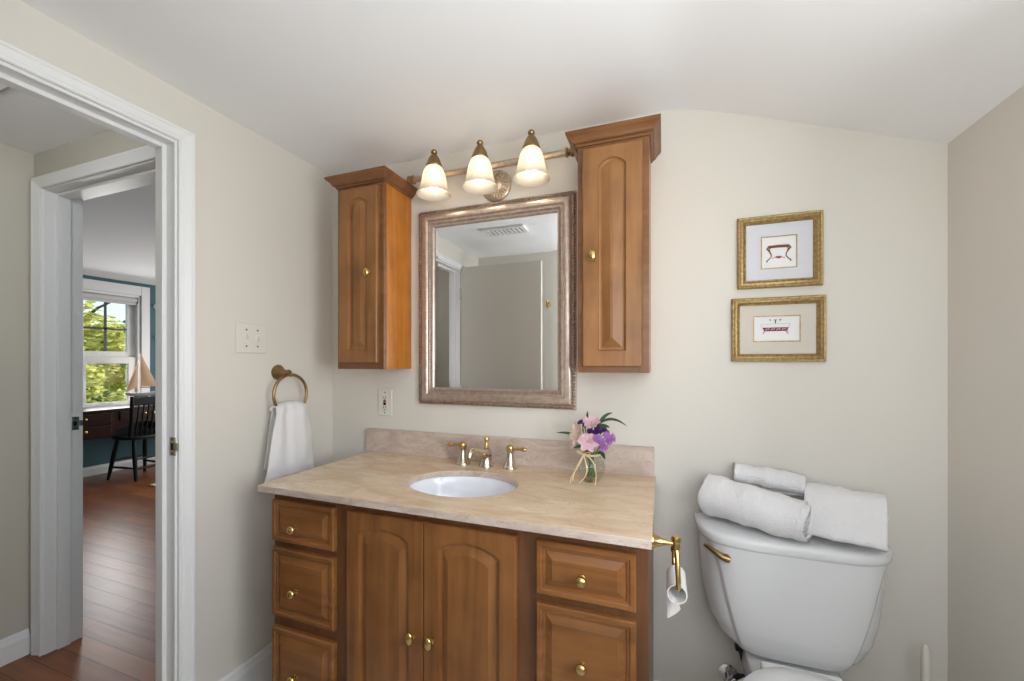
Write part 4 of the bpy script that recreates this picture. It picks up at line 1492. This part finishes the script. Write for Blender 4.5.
# flush lever
LX, LYY, LZ = 1.602, -0.193, 0.688
bm = B()
add_lathe(bm, [(0, 0), (0.013, 0), (0.0135, 0.004), (0.011, 0.008), (0.0085, 0.012), (0.010, 0.016), (0.0095, 0.021), (0.0, 0.023)], (LX, LYY + 0.004, LZ), (-0.25, -0.97, 0), 24)
add_tube(bm, [(LX + 0.004, LYY - 0.014, LZ - 0.001), (LX - 0.012, LYY - 0.014, LZ + 0.003), (LX - 0.028, LYY - 0.008, LZ + 0.010), (LX - 0.046, LYY + 0.006, LZ + 0.017), (LX - 0.058, LYY + 0.018, LZ + 0.019)], [0.0085, 0.0095, 0.0075, 0.0062, 0.0045], 16)
fl = obj('flush_lever', bm, M['abrass'], toi, smooth=True)
fl['label'] = 'brass flush lever'
# bowl: rear deck, rim and pedestal
def oval(hw, y0, y1, z, n=64, cx=TX, sq=0.85, bk=0.62):
    out = []
    yc, hl = (y0 + y1) / 2, (y1 - y0) / 2
    for k in range(n):
        a = 2 * PI * k / n
        c, s = math.cos(a), math.sin(a)
        w = hw * (1.0 - 0.10 * (s < 0) * abs(s))
        q = sq if s < 0 else sq * bk
        out.append((cx + w * math.copysign(abs(c) ** q, c), yc + hl * math.copysign(abs(s) ** q, s), z))
    return out
rows = [oval(0.105, -0.60, -0.10, 0.0), oval(0.108, -0.605, -0.095, 0.02), oval(0.095, -0.575, -0.09, 0.06), oval(0.095, -0.56, -0.09, 0.13), oval(0.112, -0.60, -0.09, 0.20), oval(0.150, -0.66, -0.15, 0.28),
        oval(0.175, -0.70, -0.215, 0.34), oval(0.182, -0.712, -0.225, 0.375), oval(0.180, -0.71, -0.226, 0.396), oval(0.172, -0.70, -0.232, 0.402), oval(0.125, -0.64, -0.24, 0.402), oval(0.115, -0.62, -0.25, 0.385), oval(0.09, -0.58, -0.28, 0.30), oval(0.05, -0.50, -0.36, 0.22)]
bm = B()
add_loft(bm, rows)
obj('bowl', bm, M['porc'], toi, smooth=True, angle=60)
bm = B()
rows = []
for z, g in ((0.26, -0.015), (0.33, 0.0), (0.385, 0.0), (0.394, 0.0), (0.3975, -0.004)):
    ring = []
    for x, y in dshape(0.112 + g, -0.03, 0.235 + g, 60, 0.25, 0.35):
        ring.append((x, y, z))
    rows.append(ring)
add_loft(bm, rows)
obj('rear_deck', bm, M['porc'], toi, smooth=True, angle=50)
def seat_ring(s, z):
    out = []
    for x, y, zz in oval(0.186 * s, -0.468 - 0.255 * s, -0.468 + 0.235 * s, z, 72, TX, 0.85, 1.10):
        out.append((x, y, z))
    return out
bm = B()
add_loft(bm, [seat_ring(0.97, 0.404), seat_ring(1.0, 0.408), seat_ring(1.0, 0.418), seat_ring(0.98, 0.423), seat_ring(0.66, 0.423), seat_ring(0.64, 0.418), seat_ring(0.66, 0.404), seat_ring(0.97, 0.404)], False, False)
obj('seat', bm, M['seat'], toi, smooth=True, angle=60)
bm = B()
add_loft(bm, [seat_ring(0.97, 0.4235), seat_ring(1.0, 0.427), seat_ring(1.0, 0.437), seat_ring(0.975, 0.443), seat_ring(0.8, 0.447), seat_ring(0.4, 0.449)])
obj('seat_lid', bm, M['seat'], toi, smooth=True, angle=60)
bm = B()
add_box(bm, TX - 0.092, TX + 0.092, -0.264, -0.226, 0.402, 0.440, 0.008, 3)
obj('hinge_bar', bm, M['seat'], toi, smooth=True)
# tank coupling under the left of the tank and the flexible supply
obj('coupling_nut', lathe([(0, 0.366), (0.016, 0.366), (0.018, 0.370), (0.018, 0.389), (0.013, 0.392), (0.013, 0.408), (0, 0.408)], (1.652, -0.085, 0), (0, 0, 1), 6), M['rubber'], toi)
vs = thing('supply_valve', 'chrome water supply valve with a dark braided hose beside the toilet', 'water valve', (1.628, -0.001, 0.231))
obj('escutcheon', lathe([(0.0, 0.0004), (0.030, 0.0004), (0.029, 0.004), (0.014, 0.008), (0.010, 0.009), (0.010, 0.035), (0.0, 0.035)], (1.628, 0, 0.231), (0, -1, 0), 28), M['chrome'], vs, smooth=True)
obj('valve_body', lathe([(0, -0.016), (0.010, -0.016), (0.013, -0.012), (0.013, 0.012), (0.010, 0.018), (0.010, 0.026), (0, 0.026)], (1.628, -0.046, 0.231), (0.55, 0, 0.83), 20), M['chrome'], vs, smooth=True)
obj('valve_handle', lathe([(0, 0.0), (0.008, 0.0), (0.017, 0.004), (0.019, 0.010), (0.016, 0.016), (0, 0.017)], (1.628, -0.056, 0.231), (0, -1, 0), 10), M['chrome'], vs, smooth=True)
bm = B()
add_tube(bm, [(1.641, -0.046, 0.250), (1.652, -0.050, 0.262), (1.672, -0.062, 0.272), (1.678, -0.07, 0.300), (1.660, -0.08, 0.335), (1.652, -0.085, 0.366)], 0.0075, 12)
obj('hose', bm, M['rubber'], vs, smooth=True)

# toilet brush standing to the right of the toilet
tb = thing('toilet_brush', 'slim white toilet brush handle standing right of the toilet', 'toilet brush', (2.09, -0.085, 0))
obj('holder', lathe([(0, 0.0), (0.048, 0.0), (0.050, 0.004), (0.046, 0.03), (0.040, 0.09), (0.038, 0.15), (0.041, 0.16), (0.036, 0.16), (0.034, 0.15), (0, 0.14)], (2.09, -0.085, 0), n=32), M['plastic'], tb, smooth=True)
obj('handle', lathe([(0, 0.14), (0.007, 0.14), (0.0065, 0.25), (0.008, 0.33), (0.0105, 0.40), (0.0105, 0.44), (0.0085, 0.47), (0.005, 0.484), (0, 0.487)], (2.09, -0.085, 0), n=20), M['plastic'], tb, smooth=True)

# ------------------------------------------------------------------ towels on the tank lid
def sweep_strip(path, th, axis0, axis1, nseg, seed, amp=0.004, end_bulge=0.006, scale_fn=None, twist=0.0):
    """path = 2-D points (forward, up) of a cloth strip seen from its end; swept from axis0 to axis1"""
    a0, a1 = Vector(axis0), Vector(axis1)
    ax = (a1 - a0).normalized()
    up = Vector((0, 0, 1))
    fw = ax.cross(up).normalized()
    if fw.y > 0:
        fw = -fw
    n = len(path)
    nor = []
    for i in range(n):
        p, q = Vector(path[max(0, i - 1)]), Vector(path[min(n - 1, i + 1)])
        t = (q - p).normalized()
        nor.append(Vector((-t.y, t.x)))
    bm = B()
    rings = []
    for j in range(nseg + 1):
        s = j / nseg
        base = a0.lerp(a1, s)
        sc = scale_fn(s) if scale_fn else 1.0
        sc *= 1.0 + 0.018 * math.sin(s * 9 + seed) * (1 if s > 0.1 else s * 10)
        ro, ri = [], []
        for i in range(n):
            p = Vector(path[i])
            w = th * 0.5
            if i < 2 or i > n - 3:
                w *= 0.75
            nz = amp * noise.noise((i * 0.06 + seed, s * 5.0, seed * 1.7)) + amp * 0.5 * noise.noise((i * 0.17 + seed, s * 14.0, seed))
            off = (end_bulge * noise.noise((i * 0.10, seed * 3.3, 9.0 if s < .5 else 4.0))) * (abs(2 * s - 1) ** 3) * (1 if s > 0.5 else -1)
            for sign, dst in ((1, ro), (-1, ri)):
                q = (p + nor[i] * (w * sign + nz)) * sc
                dst.append(base + ax * off + fw * q.x + up * q.y)
        rings.append(ro + ri[::-1])
    add_loft(bm, rings)
    return bm


def spiral(turns, r0, r1, kx=1.0, kz=1.0, start=0.0, n=40, sgn=1):
    pts = []
    N = int(turns * n)
    for i in range(N + 1):
        t = i / N
        a = start + sgn * 2 * PI * turns * t
        r = r0 + (r1 - r0) * t
        pts.append((r * kx * math.cos(a), r * kz * math.sin(a)))
    return pts

LT = 0.754
# front roll: wound tight, its free end tucked along the front underneath
pa = spiral(3.25, 0.009, 0.058, 1.05, 1.0, 0.3, 40, 1)
t1 = obj('rolled_towel', sweep_strip(pa, 0.0125, (1.560, -0.066, LT + 0.070), (1.792, -0.192, LT + 0.056), 56, 1.3, 0.007, 0.014, lambda q: 1.08 - 0.20 * q), M['towel'], smooth=True, angle=None, origin=(1.66, -0.12, LT))
tag(t1, 'larger white rolled towel at the front left of the tank lid', 'towel', 'white towels on the toilet tank')
# right towel: roll with a flap lying forwards to the lid's front edge
pb = spiral(2.3, 0.012, 0.060, 1.0, 1.05, 0.95 + 2 * PI * 2.3, 40, -1)
lx_, lz_ = pb[-1]
pb += [(lx_ + 0.0075 * k + 0.0002 * k * k, lz_ - 0.0104 * k) for k in range(1, 10)]
t2 = obj('rolled_towel', sweep_strip([(p[0], p[1]) for p in pb], 0.0125, (1.824, -0.064, LT + 0.066), (1.988, -0.122, LT + 0.064), 44, 4.1, 0.006, 0.010), M['towel'], smooth=True, angle=None, origin=(1.88, -0.10, LT))
tag(t2, 'white folded towel at the right of the tank lid, its flap hanging forwards', 'towel', 'white towels on the toilet tank')
# small roll lying behind the two
pc = spiral(2.6, 0.008, 0.031, 1.0, 1.0, 1.0, 36, 1)
t3 = obj('rolled_towel', sweep_strip(pc, 0.010, (1.640, -0.040, LT + 0.140), (1.820, -0.076, LT + 0.124), 36, 7.7, 0.005, 0.008), M['towel'], smooth=True, angle=None, origin=(1.73, -0.05, LT + 0.1))
tag(t3, 'small white rolled washcloth lying on top behind the two larger towels', 'towel', 'white towels on the toilet tank')

# ------------------------------------------------------------------ paper holder on the side of the vanity
PX, PY, PZ = 1.460, -0.437, 0.805
ph = thing('paper_holder', 'brass pivoting toilet paper holder fixed to the side of the vanity', 'toilet paper holder', (1.40, PY, PZ))
obj('post', lathe([(0.0, 0.0), (0.021, 0.0), (0.0215, 0.004), (0.018, 0.010), (0.013, 0.018), (0.0085, 0.030), (0.0062, 0.042), (0.006, 0.056), (0, 0.056)], (1.4005, PY, PZ), (1, 0, 0), 28), M['brass'], ph, smooth=True)
bm = B()
add_lathe(bm, [(0, -0.0165), (0.008, -0.0145), (0.0098, -0.008), (0.0085, -0.002), (0.0092, 0.004), (0.0115, 0.010), (0.0095, 0.018), (0.0, 0.021)], (PX, PY, PZ), (0, 0, 1), 24)
obj('pivot', bm, M['brass'], ph, smooth=True)
TZ = 0.681
bm = B()
pts = [(PX + 0.001, PY - 0.002, PZ - 0.012), (PX + 0.0025, PY - 0.010, PZ - 0.035), (PX + 0.0035, PY - 0.020, PZ - 0.065), (PX + 0.0045, PY - 0.022, TZ + 0.045), (PX + 0.0045, PY - 0.018, TZ + 0.026), (PX + 0.004, PY - 0.006, TZ + 0.0175), (PX + 0.003, PY + 0.02, TZ + 0.0165), (PX + 0.002, PY + 0.09, TZ + 0.0165), (PX - 0.002, PY + 0.122, TZ + 0.018), (PX - 0.002, PY + 0.132, TZ + 0.030), (PX - 0.002, PY + 0.133, TZ + 0.050)]
add_tube(bm, pts, [0.006, 0.0062, 0.006, 0.0058, 0.0056, 0.0055, 0.0052, 0.0052, 0.0052, 0.0052, 0.0052], 14)
obj('arm', bm, M['brass'], ph, smooth=True)
obj('arm_tip', lathe([(0, 0.045), (0.0075, 0.047), (0.0085, 0.055), (0.0065, 0.062), (0, 0.064)], (PX - 0.002, PY + 0.133, TZ), (0, 0, 1), 18), M['brass'], ph, smooth=True)
bm = B()
prof = [(0.0205, 0.0), (0.0232, 0.0), (0.0232, 0.104), (0.0205, 0.104), (0.0205, 0.0)]
add_lathe(bm, prof, (PX + 0.0025, PY + 0.005, TZ), (0, 1, 0), 48)
tube = obj('cardboard_tube', bm, M['tube'], smooth=True, angle=50, origin=(PX + 0.0025, PY + 0.06, TZ))
tag(tube, 'empty white toilet paper tube hanging on the brass holder arm', 'paper tube')
bm = B()
rows = []
for i in range(15):
    t = i / 14
    row = []
    for k in range(11):
        q = k / 10
        x = PX + 0.0025 - 0.0240 + 0.030 * t * q + 0.003 * math.sin(5 * q + 3 * t) * t
        y = PY + 0.012 + 0.090 * q * (1 - 0.55 * t)
        z = TZ + 0.004 - (0.068 + 0.006 * math.sin(4 * q)) * t
        row.append((x, y, z))
    rows.append(row + [(a + 0.0006, b_ - 0.0004 * t, c) for a, b_, c in row[::-1]])
add_loft(bm, rows)
obj('paper_scrap', bm, M['tissue'], tube, smooth=True, angle=60)

# ------------------------------------------------------------------ vase and flowers
VX, VY = 1.207, -0.130
vase = thing('glass_vase', 'small round clear glass vase with a twine bow standing on the counter', 'vase', (VX, VY, ZT))
VO = [(0.0, 0.0), (0.024, 0.0), (0.027, 0.002), (0.038, 0.014), (0.0445, 0.030), (0.0455, 0.040), (0.042, 0.054), (0.034, 0.066), (0.0285, 0.073), (0.0275, 0.078), (0.030, 0.086), (0.032, 0.090)]
VI = [(0.030, 0.0895), (0.0258, 0.078), (0.027, 0.072), (0.0325, 0.0645), (0.040, 0.053), (0.0432, 0.040), (0.042, 0.031), (0.036, 0.016), (0.026, 0.006), (0.0, 0.005)]
VO = [(r, h * 1.17) for r, h in VO]
VI = [(r, h * 1.17) for r, h in VI]
obj('glass_body', lathe(VO + VI, (VX, VY, ZT), n=48), M['vase'], vase, smooth=True)
bm = B()
ring = [(VX + 0.0295 * math.cos(2 * PI * k / 40), VY + 0.0295 * math.sin(2 * PI * k / 40), ZT + 0.089) for k in range(40)]
add_tube(bm, ring, 0.0016, 8, closed=True)
add_tube(bm, [(x, y, z - 0.003) for x, y, z in ring], 0.0015, 8, closed=True)
kx, ky, kz = VX - 0.020, VY - 0.024, ZT + 0.089
def curve_pts(p0, p1, p2, p3, n=18):
    P0, P1, P2, P3 = map(Vector, (p0, p1, p2, p3))
    return [((1 - t) ** 3) * P0 + 3 * t * (1 - t) ** 2 * P1 + 3 * t * t * (1 - t) * P2 + t ** 3 * P3 for t in [i / n for i in range(n + 1)]]
for a in ((( -0.022, -0.006, 0.024), (-0.034, -0.008, 0.004)), ((0.022, -0.006, 0.020), (0.034, -0.004, 0.0))):
    add_tube(bm, curve_pts((kx, ky, kz), (kx + a[0][0], ky + a[0][1], kz + a[0][2]), (kx + a[1][0], ky + a[1][1], kz + a[1][2]), (kx, ky, kz)), 0.0014, 7)
for tail in (((kx - 0.012, ky - 0.01, kz - 0.02), (kx - 0.03, ky - 0.012, kz - 0.05), (VX - 0.052, VY - 0.045, ZT + 0.006)),
             ((kx - 0.005, ky - 0.015, kz - 0.03), (kx - 0.035, ky - 0.02, kz - 0.055), (VX - 0.058, VY - 0.060, ZT + 0.002)),
             ((kx + 0.025, ky - 0.012, kz - 0.002), (kx + 0.052, ky - 0.012, kz - 0.03), (VX + 0.022, VY - 0.060, ZT + 0.002)),
             ((kx + 0.01, ky - 0.02, kz - 0.03), (kx + 0.03, ky - 0.028, kz - 0.05), (VX - 0.03, VY - 0.055, ZT + 0.002))):
    add_tube(bm, curve_pts((kx, ky, kz), *tail), [0.0019] * 10 + [0.0014] * 9, 6)
bow = obj('twine_bow', bm, M['twine'], vase, smooth=True)


def petal(bm, base, d, side, length, width, curl, th=0.0008, n=6):
    """one cupped petal from base along d, built with thickness"""
    d = d.normalized()
    side = (side - d * side.dot(d)).normalized()
    nn = d.cross(side)
    grid = []
    for i in range(n + 1):
        t = i / n
        w = width * (math.sin(PI * min(1, 0.10 + 0.84 * t)) ** 0.8)
        row = []
        for j in (-1, -0.5, 0, 0.5, 1):
            row.append(base + d * (length * t) + side * (w * j * 0.5) + nn * (curl * t * t + 0.18 * width * j * j * (1 - 0.4 * t)))
        grid.append((row, nn))
    top = [[bm.verts.new(p + g[1] * th) for p in g[0]] for g in grid]
    bot = [[bm.verts.new(p - g[1] * th) for p in g[0]] for g in grid]
    m = 5
    for i in range(n):
        for j in range(m - 1):
            bm.faces.new((top[i][j], top[i][j + 1], top[i + 1][j + 1], top[i + 1][j]))
            bm.faces.new((bot[i][j + 1], bot[i][j], bot[i + 1][j], bot[i + 1][j + 1]))
        bm.faces.new((top[i][0], top[i + 1][0], bot[i + 1][0], bot[i][0]))
        bm.faces.new((top[i + 1][m - 1], top[i][m - 1], bot[i][m - 1], bot[i + 1][m - 1]))
    bm.faces.new([top[0][j] for j in range(m)][::-1] + [bot[0][j] for j in range(m)])
    bm.faces.new([top[n][j] for j in range(m)] + [bot[n][j] for j in range(m)][::-1])


def lily(head, facing, size, npet=6, openness=0.75, seed=0, pw=0.62):
    rnd = random.Random(seed)
    bm = B()
    f = Vector(facing).normalized()
    u, w = frame_of(f)
    for k in range(npet):
        a = 2 * PI * k / npet + rnd.uniform(-0.15, 0.15)
        r = u * math.cos(a) + w * math.sin(a)
        d = f * (1 - openness) + r * openness
        sd = f.cross(r)
        petal(bm, Vector(head) + r * size * 0.05, d, sd, size * rnd.uniform(0.9, 1.05), size * pw * rnd.uniform(0.9, 1.1), -size * 0.10)
    return bm


def flower(name, label, cat, head, facing, foot, m, size, npet, openness, seed, extra=None, pw=0.80, group='cut flowers in the vase'):
    t = thing(name, label, cat, foot, group)
    h, fo = Vector(head), Vector(foot)
    f = Vector(facing).normalized()
    neck = Vector((VX + (fo.x - VX) * 0.2 + (h.x - VX) * 0.32, VY + (fo.y - VY) * 0.2 + (h.y - VY) * 0.32, ZT + 0.094))
    dn = Vector((neck.x - VX, neck.y - VY, 0))
    if dn.length > 0.019:
        dn *= 0.019 / dn.length
        neck = Vector((VX, VY, neck.z)) + dn
    bm = B()
    pts = curve_pts(fo, fo.lerp(neck, 0.6), neck, neck + (neck - fo) * 0.15, 8) + curve_pts(neck + (neck - fo) * 0.17, neck + (neck - fo) * 0.45, h - f * size * 0.7, h - f * size * 0.05, 8)
    add_tube(bm, pts, 0.0019, 8)
    obj('stem', bm, M['stem'], t, smooth=True)
    obj('blossom', lily(h - f * size * 0.1, facing, size, npet, openness, seed, pw), m, t, smooth=True, angle=60)
    if extra:
        bm = B()
        for k in range(extra):
            a = 2 * PI * k / extra
            u, w = frame_of(f)
            r = u * math.cos(a) + w * math.sin(a)
            add_tube(bm, [h, h + f * size * 0.3 + r * size * 0.10, h + f * size * 0.55 + r * size * 0.2], [0.0006, 0.0006, 0.0012], 5)
        obj('stamens', bm, M['twine'], t)
    return t


def cluster(name, label, cat, heads, foot, m, size, seed, group='cut flowers in the vase'):
    """a stem that branches into several small blossoms"""
    t = thing(name, label, cat, foot, group)
    fo = Vector(foot)
    c = sum((Vector(h) for h, f in heads), Vector()) / len(heads)
    neck = Vector((VX + (c.x - VX) * 0.3, VY + (c.y - VY) * 0.3, ZT + 0.094))
    dn = Vector((neck.x - VX, neck.y - VY, 0))
    if dn.length > 0.019:
        neck = Vector((VX, VY, neck.z)) + dn * (0.019 / dn.length)
    fork = neck.lerp(c, 0.55)
    bm = B()
    add_tube(bm, curve_pts(fo, fo.lerp(neck, 0.6), neck, fork, 12), 0.0019, 8)
    for h, f in heads:
        h = Vector(h)
        add_tube(bm, curve_pts(fork, fork.lerp(h, 0.4), h - Vector(f).normalized() * size * 0.7, h, 8), 0.0012, 6)
    obj('stem', bm, M['stem'], t, smooth=True)
    for i, (h, f) in enumerate(heads):
        obj('blossom', lily(h, f, size, 7, 0.62, seed + i, 0.8), m, t, smooth=True, angle=60)
        obj('blossom_heart', lily(Vector(h) + Vector(f).normalized() * 0.001, f, size * 0.72, 5, 0.35, seed + 40 + i, 0.8), m, t, smooth=True, angle=60)
    return t


FZ = ZT + 0.012
flower('alstroemeria', 'pale pink lily flower facing forward low in the middle of the bouquet', 'flower', (1.206, -0.178, 0.984), (-0.15, -1, 0.25), (VX - 0.008, VY + 0.004, FZ), M['pink'], 0.033, 6, 0.80, 1, 5)
flower('alstroemeria', 'blush cream lily flower at the left of the bouquet', 'flower', (1.171, -0.158, 1.008), (-0.7, -0.75, 0.35), (VX + 0.012, VY - 0.004, FZ), M['cream'], 0.036, 6, 0.66, 2, 5)
flower('alstroemeria', 'half open blush lily drooping lowest at the left of the bouquet', 'flower', (1.162, -0.150, 0.978), (-0.9, -0.5, -0.1), (VX + 0.014, VY + 0.008, FZ), M['cream'], 0.028, 6, 0.45, 3)
flower('alstroemeria', 'pink lily flower at the top of the bouquet', 'flower', (1.210, -0.135, 1.038), (-0.05, -0.6, 0.8), (VX + 0.002, VY + 0.012, FZ), M['pink'], 0.033, 6, 0.62, 4, 5)
cluster('stock_flower', 'bright lilac double flower at the lower right of the bouquet', 'flower', [((1.245, -0.170, 0.984), (0.3, -1, 0.2)), ((1.235, -0.178, 0.997), (-0.1, -1, 0.4)), ((1.265, -0.160, 0.988), (0.7, -0.8, 0.25)), ((1.259, -0.160, 1.004), (0.5, -0.7, 0.6)), ((1.275, -0.150, 0.997), (0.9, -0.5, 0.3)), ((1.253, -0.168, 0.970), (0.4, -0.9, -0.3))], (VX - 0.012, VY - 0.006, FZ), M['lilac'], 0.0155, 11)
cluster('statice', 'dark violet flower spray across the middle of the bouquet', 'flower', [((1.209, -0.154, 1.014), (-0.2, -0.8, 0.6)), ((1.223, -0.159, 1.012), (0.1, -0.9, 0.5)), ((1.237, -0.154, 1.016), (0.3, -0.8, 0.6)), ((1.249, -0.144, 1.018), (0.6, -0.6, 0.6)), ((1.229, -0.144, 1.026), (0.1, -0.6, 0.8)), ((1.257, -0.139, 1.009), (0.8, -0.5, 0.4)), ((1.215, -0.162, 1.004), (-0.1, -1, 0.2))], (VX + 0.006, VY - 0.012, FZ), M['violet'], 0.0125, 21)
cluster('statice', 'dark violet flower sprig at the upper left of the bouquet', 'flower', [((1.170, -0.132, 1.034), (-0.5, -0.6, 0.6)), ((1.180, -0.138, 1.030), (-0.2, -0.8, 0.6)), ((1.176, -0.130, 1.040), (-0.2, -0.4, 0.9))], (VX + 0.010, VY + 0.014, FZ), M['violet'], 0.011, 31)


def frond(label, foot, pts, widths, loc_twist=0.0):
    t = thing('leaf_sprig', label, 'leaf', foot, 'leaf sprigs in the vase')
    fo = Vector(foot)
    p0 = Vector(pts[0])
    neck = Vector((VX + (p0.x - VX) * 0.4, VY + (p0.y - VY) * 0.4, ZT + 0.094))
    dn = Vector((neck.x - VX, neck.y - VY, 0))
    if dn.length > 0.02:
        neck = Vector((VX, VY, neck.z)) + dn * (0.02 / dn.length)
    bm = B()
    add_tube(bm, curve_pts(fo, fo.lerp(neck, 0.6), neck.lerp(fo, 0.05), neck, 8) + curve_pts(neck.lerp(p0, 0.08), neck.lerp(p0, 0.3), neck.lerp(p0, 0.7), p0, 6), 0.0016, 7)
    obj('stem', bm, M['stem'], t, smooth=True)
    P_ = curve_pts(*pts, 16)
    bm = B()
    rows = []
    for i, p in enumerate(P_):
        s = i / 16
        d = (P_[min(16, i + 1)] - P_[max(0, i - 1)]).normalized()
        sd = d.cross(Vector((0.2, 1, 0.15))).normalized()
        nn = d.cross(sd)
        w = widths * max(0.06, math.sin(PI * min(1, 0.08 + 0.92 * s)) ** 0.7)
        rows.append([p - sd * w * 0.5 + nn * 0.0006, p + nn * (0.0006 - w * 0.12), p + sd * w * 0.5 + nn * 0.0006, p + sd * w * 0.5 - nn * 0.0004, p - nn * (0.0006 + w * 0.12), p - sd * w * 0.5 - nn * 0.0004])
    add_loft(bm, rows)
    obj('leaf_blade', bm, M['leafg'], t, smooth=True, angle=60)


frond('long narrow leaf sticking out to the left of the bouquet', (VX + 0.004, VY + 0.006, FZ), [(1.170, -0.140, 0.985), (1.150, -0.145, 1.005), (1.125, -0.150, 1.008), (1.096, -0.155, 1.004)], 0.009)
frond('upright pointed leaf at the top left of the bouquet', (VX - 0.004, VY + 0.008, FZ), [(1.188, -0.132, 1.020), (1.186, -0.125, 1.045), (1.196, -0.125, 1.055), (1.194, -0.125, 1.078)], 0.011)
frond('long drooping leaf arching farthest to the right of the bouquet', (VX - 0.010, VY + 0.002, FZ), [(1.225, -0.13, 1.028), (1.250, -0.13, 1.060), (1.285, -0.135, 1.066), (1.322, -0.140, 1.036)], 0.009)
frond('tall curled leaf leaning to the upper right of the bouquet', (VX + 0.000, VY - 0.004, FZ), [(1.222, -0.125, 1.020), (1.240, -0.125, 1.05), (1.25, -0.12, 1.072), (1.276, -0.12, 1.074)], 0.011)
frond('short broad leaf among the upper right flowers', (VX + 0.008, VY + 0.002, FZ), [(1.225, -0.14, 1.015), (1.238, -0.145, 1.035), (1.25, -0.145, 1.038), (1.27, -0.145, 1.030)], 0.015)
frond('dark leaf hanging under the left flowers', (VX + 0.006, VY - 0.008, FZ), [(1.188, -0.155, 0.963), (1.178, -0.162, 0.970), (1.168, -0.165, 0.964), (1.155, -0.168, 0.960)], 0.012)
frond('dark leaf tucked under the lilac flowers at right', (VX - 0.006, VY - 0.010, FZ), [(1.232, -0.150, 0.945), (1.245, -0.158, 0.955), (1.252, -0.160, 0.945), (1.256, -0.165, 0.930)], 0.014)

# ------------------------------------------------------------------ behind the camera: door leaf, vent, hook (seen in the mirror)
dr = thing('bathroom_door', 'plain beige bathroom door standing open, seen in the mirror', 'door', (0.02, -1.295, 0))
obj('door_leaf', bx(0.012, 0.632, -1.323, -1.288, 0.008, 1.950, 0.002), M['door'], dr)
for s, y in ((1, -1.288), (-1, -1.323)):
    obj('door_knob', lathe([(0.0, 0.0), (0.030, 0.0), (0.031, 0.004), (0.012, 0.008), (0.010, 0.03), (0.022, 0.038), (0.027, 0.048), (0.024, 0.058), (0, 0.062)], (0.572, y, 0.88), (0, s, 0), 28), M['abrass'], dr, smooth=True)
for z in (0.25, 1.02, 1.75):
    bm = B()
    add_tube(bm, [(0.006, -1.2835, z - 0.045), (0.006, -1.2835, z + 0.045)], 0.006, 12)
    obj('hinge', bm, M['door'], dr, smooth=True)
vt = thing('ceiling_vent', 'white slotted exhaust vent in the ceiling, seen in the mirror', 'vent', (0.47, -1.01, 2.0974))
bm = B()
zc = 2.0970
for a in ((0.325, 0.345, -1.075, -0.945), (0.595, 0.615, -1.075, -0.945), (0.345, 0.595, -1.075, -1.058), (0.345, 0.595, -0.962, -0.945)):
    add_box(bm, a[0], a[1], a[2], a[3], zc - 0.014, zc, 0.003)
obj('frame', bm, M['trim'], vt)
obj('duct', bx(0.345, 0.595, -1.058, -0.962, zc - 0.002, zc - 0.0005), M['black'], vt)
bm = B()
for i in range(9):
    x = 0.356 + i * 0.0285
    add_box(bm, x, x + 0.016, -1.058, -0.962, zc - 0.012, zc - 0.004, 0.001)
obj('louvre', bm, M['trim'], vt)
hk = thing('robe_hook', 'small brass robe hook on the rear wall, seen in the mirror', 'hook', (0.597, YR, 1.68))
obj('rose', lathe([(0, 0.0004), (0.017, 0.0004), (0.018, 0.004), (0.012, 0.007), (0, 0.008)], (0.597, YR, 1.69), (0, 1, 0), 24), M['brass'], hk, smooth=True)
bm = B()
add_tube(bm, [(0.597, YR + 0.006, 1.69), (0.597, YR + 0.025, 1.685), (0.597, YR + 0.042, 1.695), (0.597, YR + 0.046, 1.715)], [0.006, 0.005, 0.005, 0.007], 12)
add_tube(bm, [(0.597, YR + 0.010, 1.685), (0.597, YR + 0.020, 1.665), (0.597, YR + 0.034, 1.658), (0.597, YR + 0.040, 1.668)], [0.005, 0.0045, 0.0045, 0.006], 12)
obj('prongs', bm, M['brass'], hk, smooth=True)
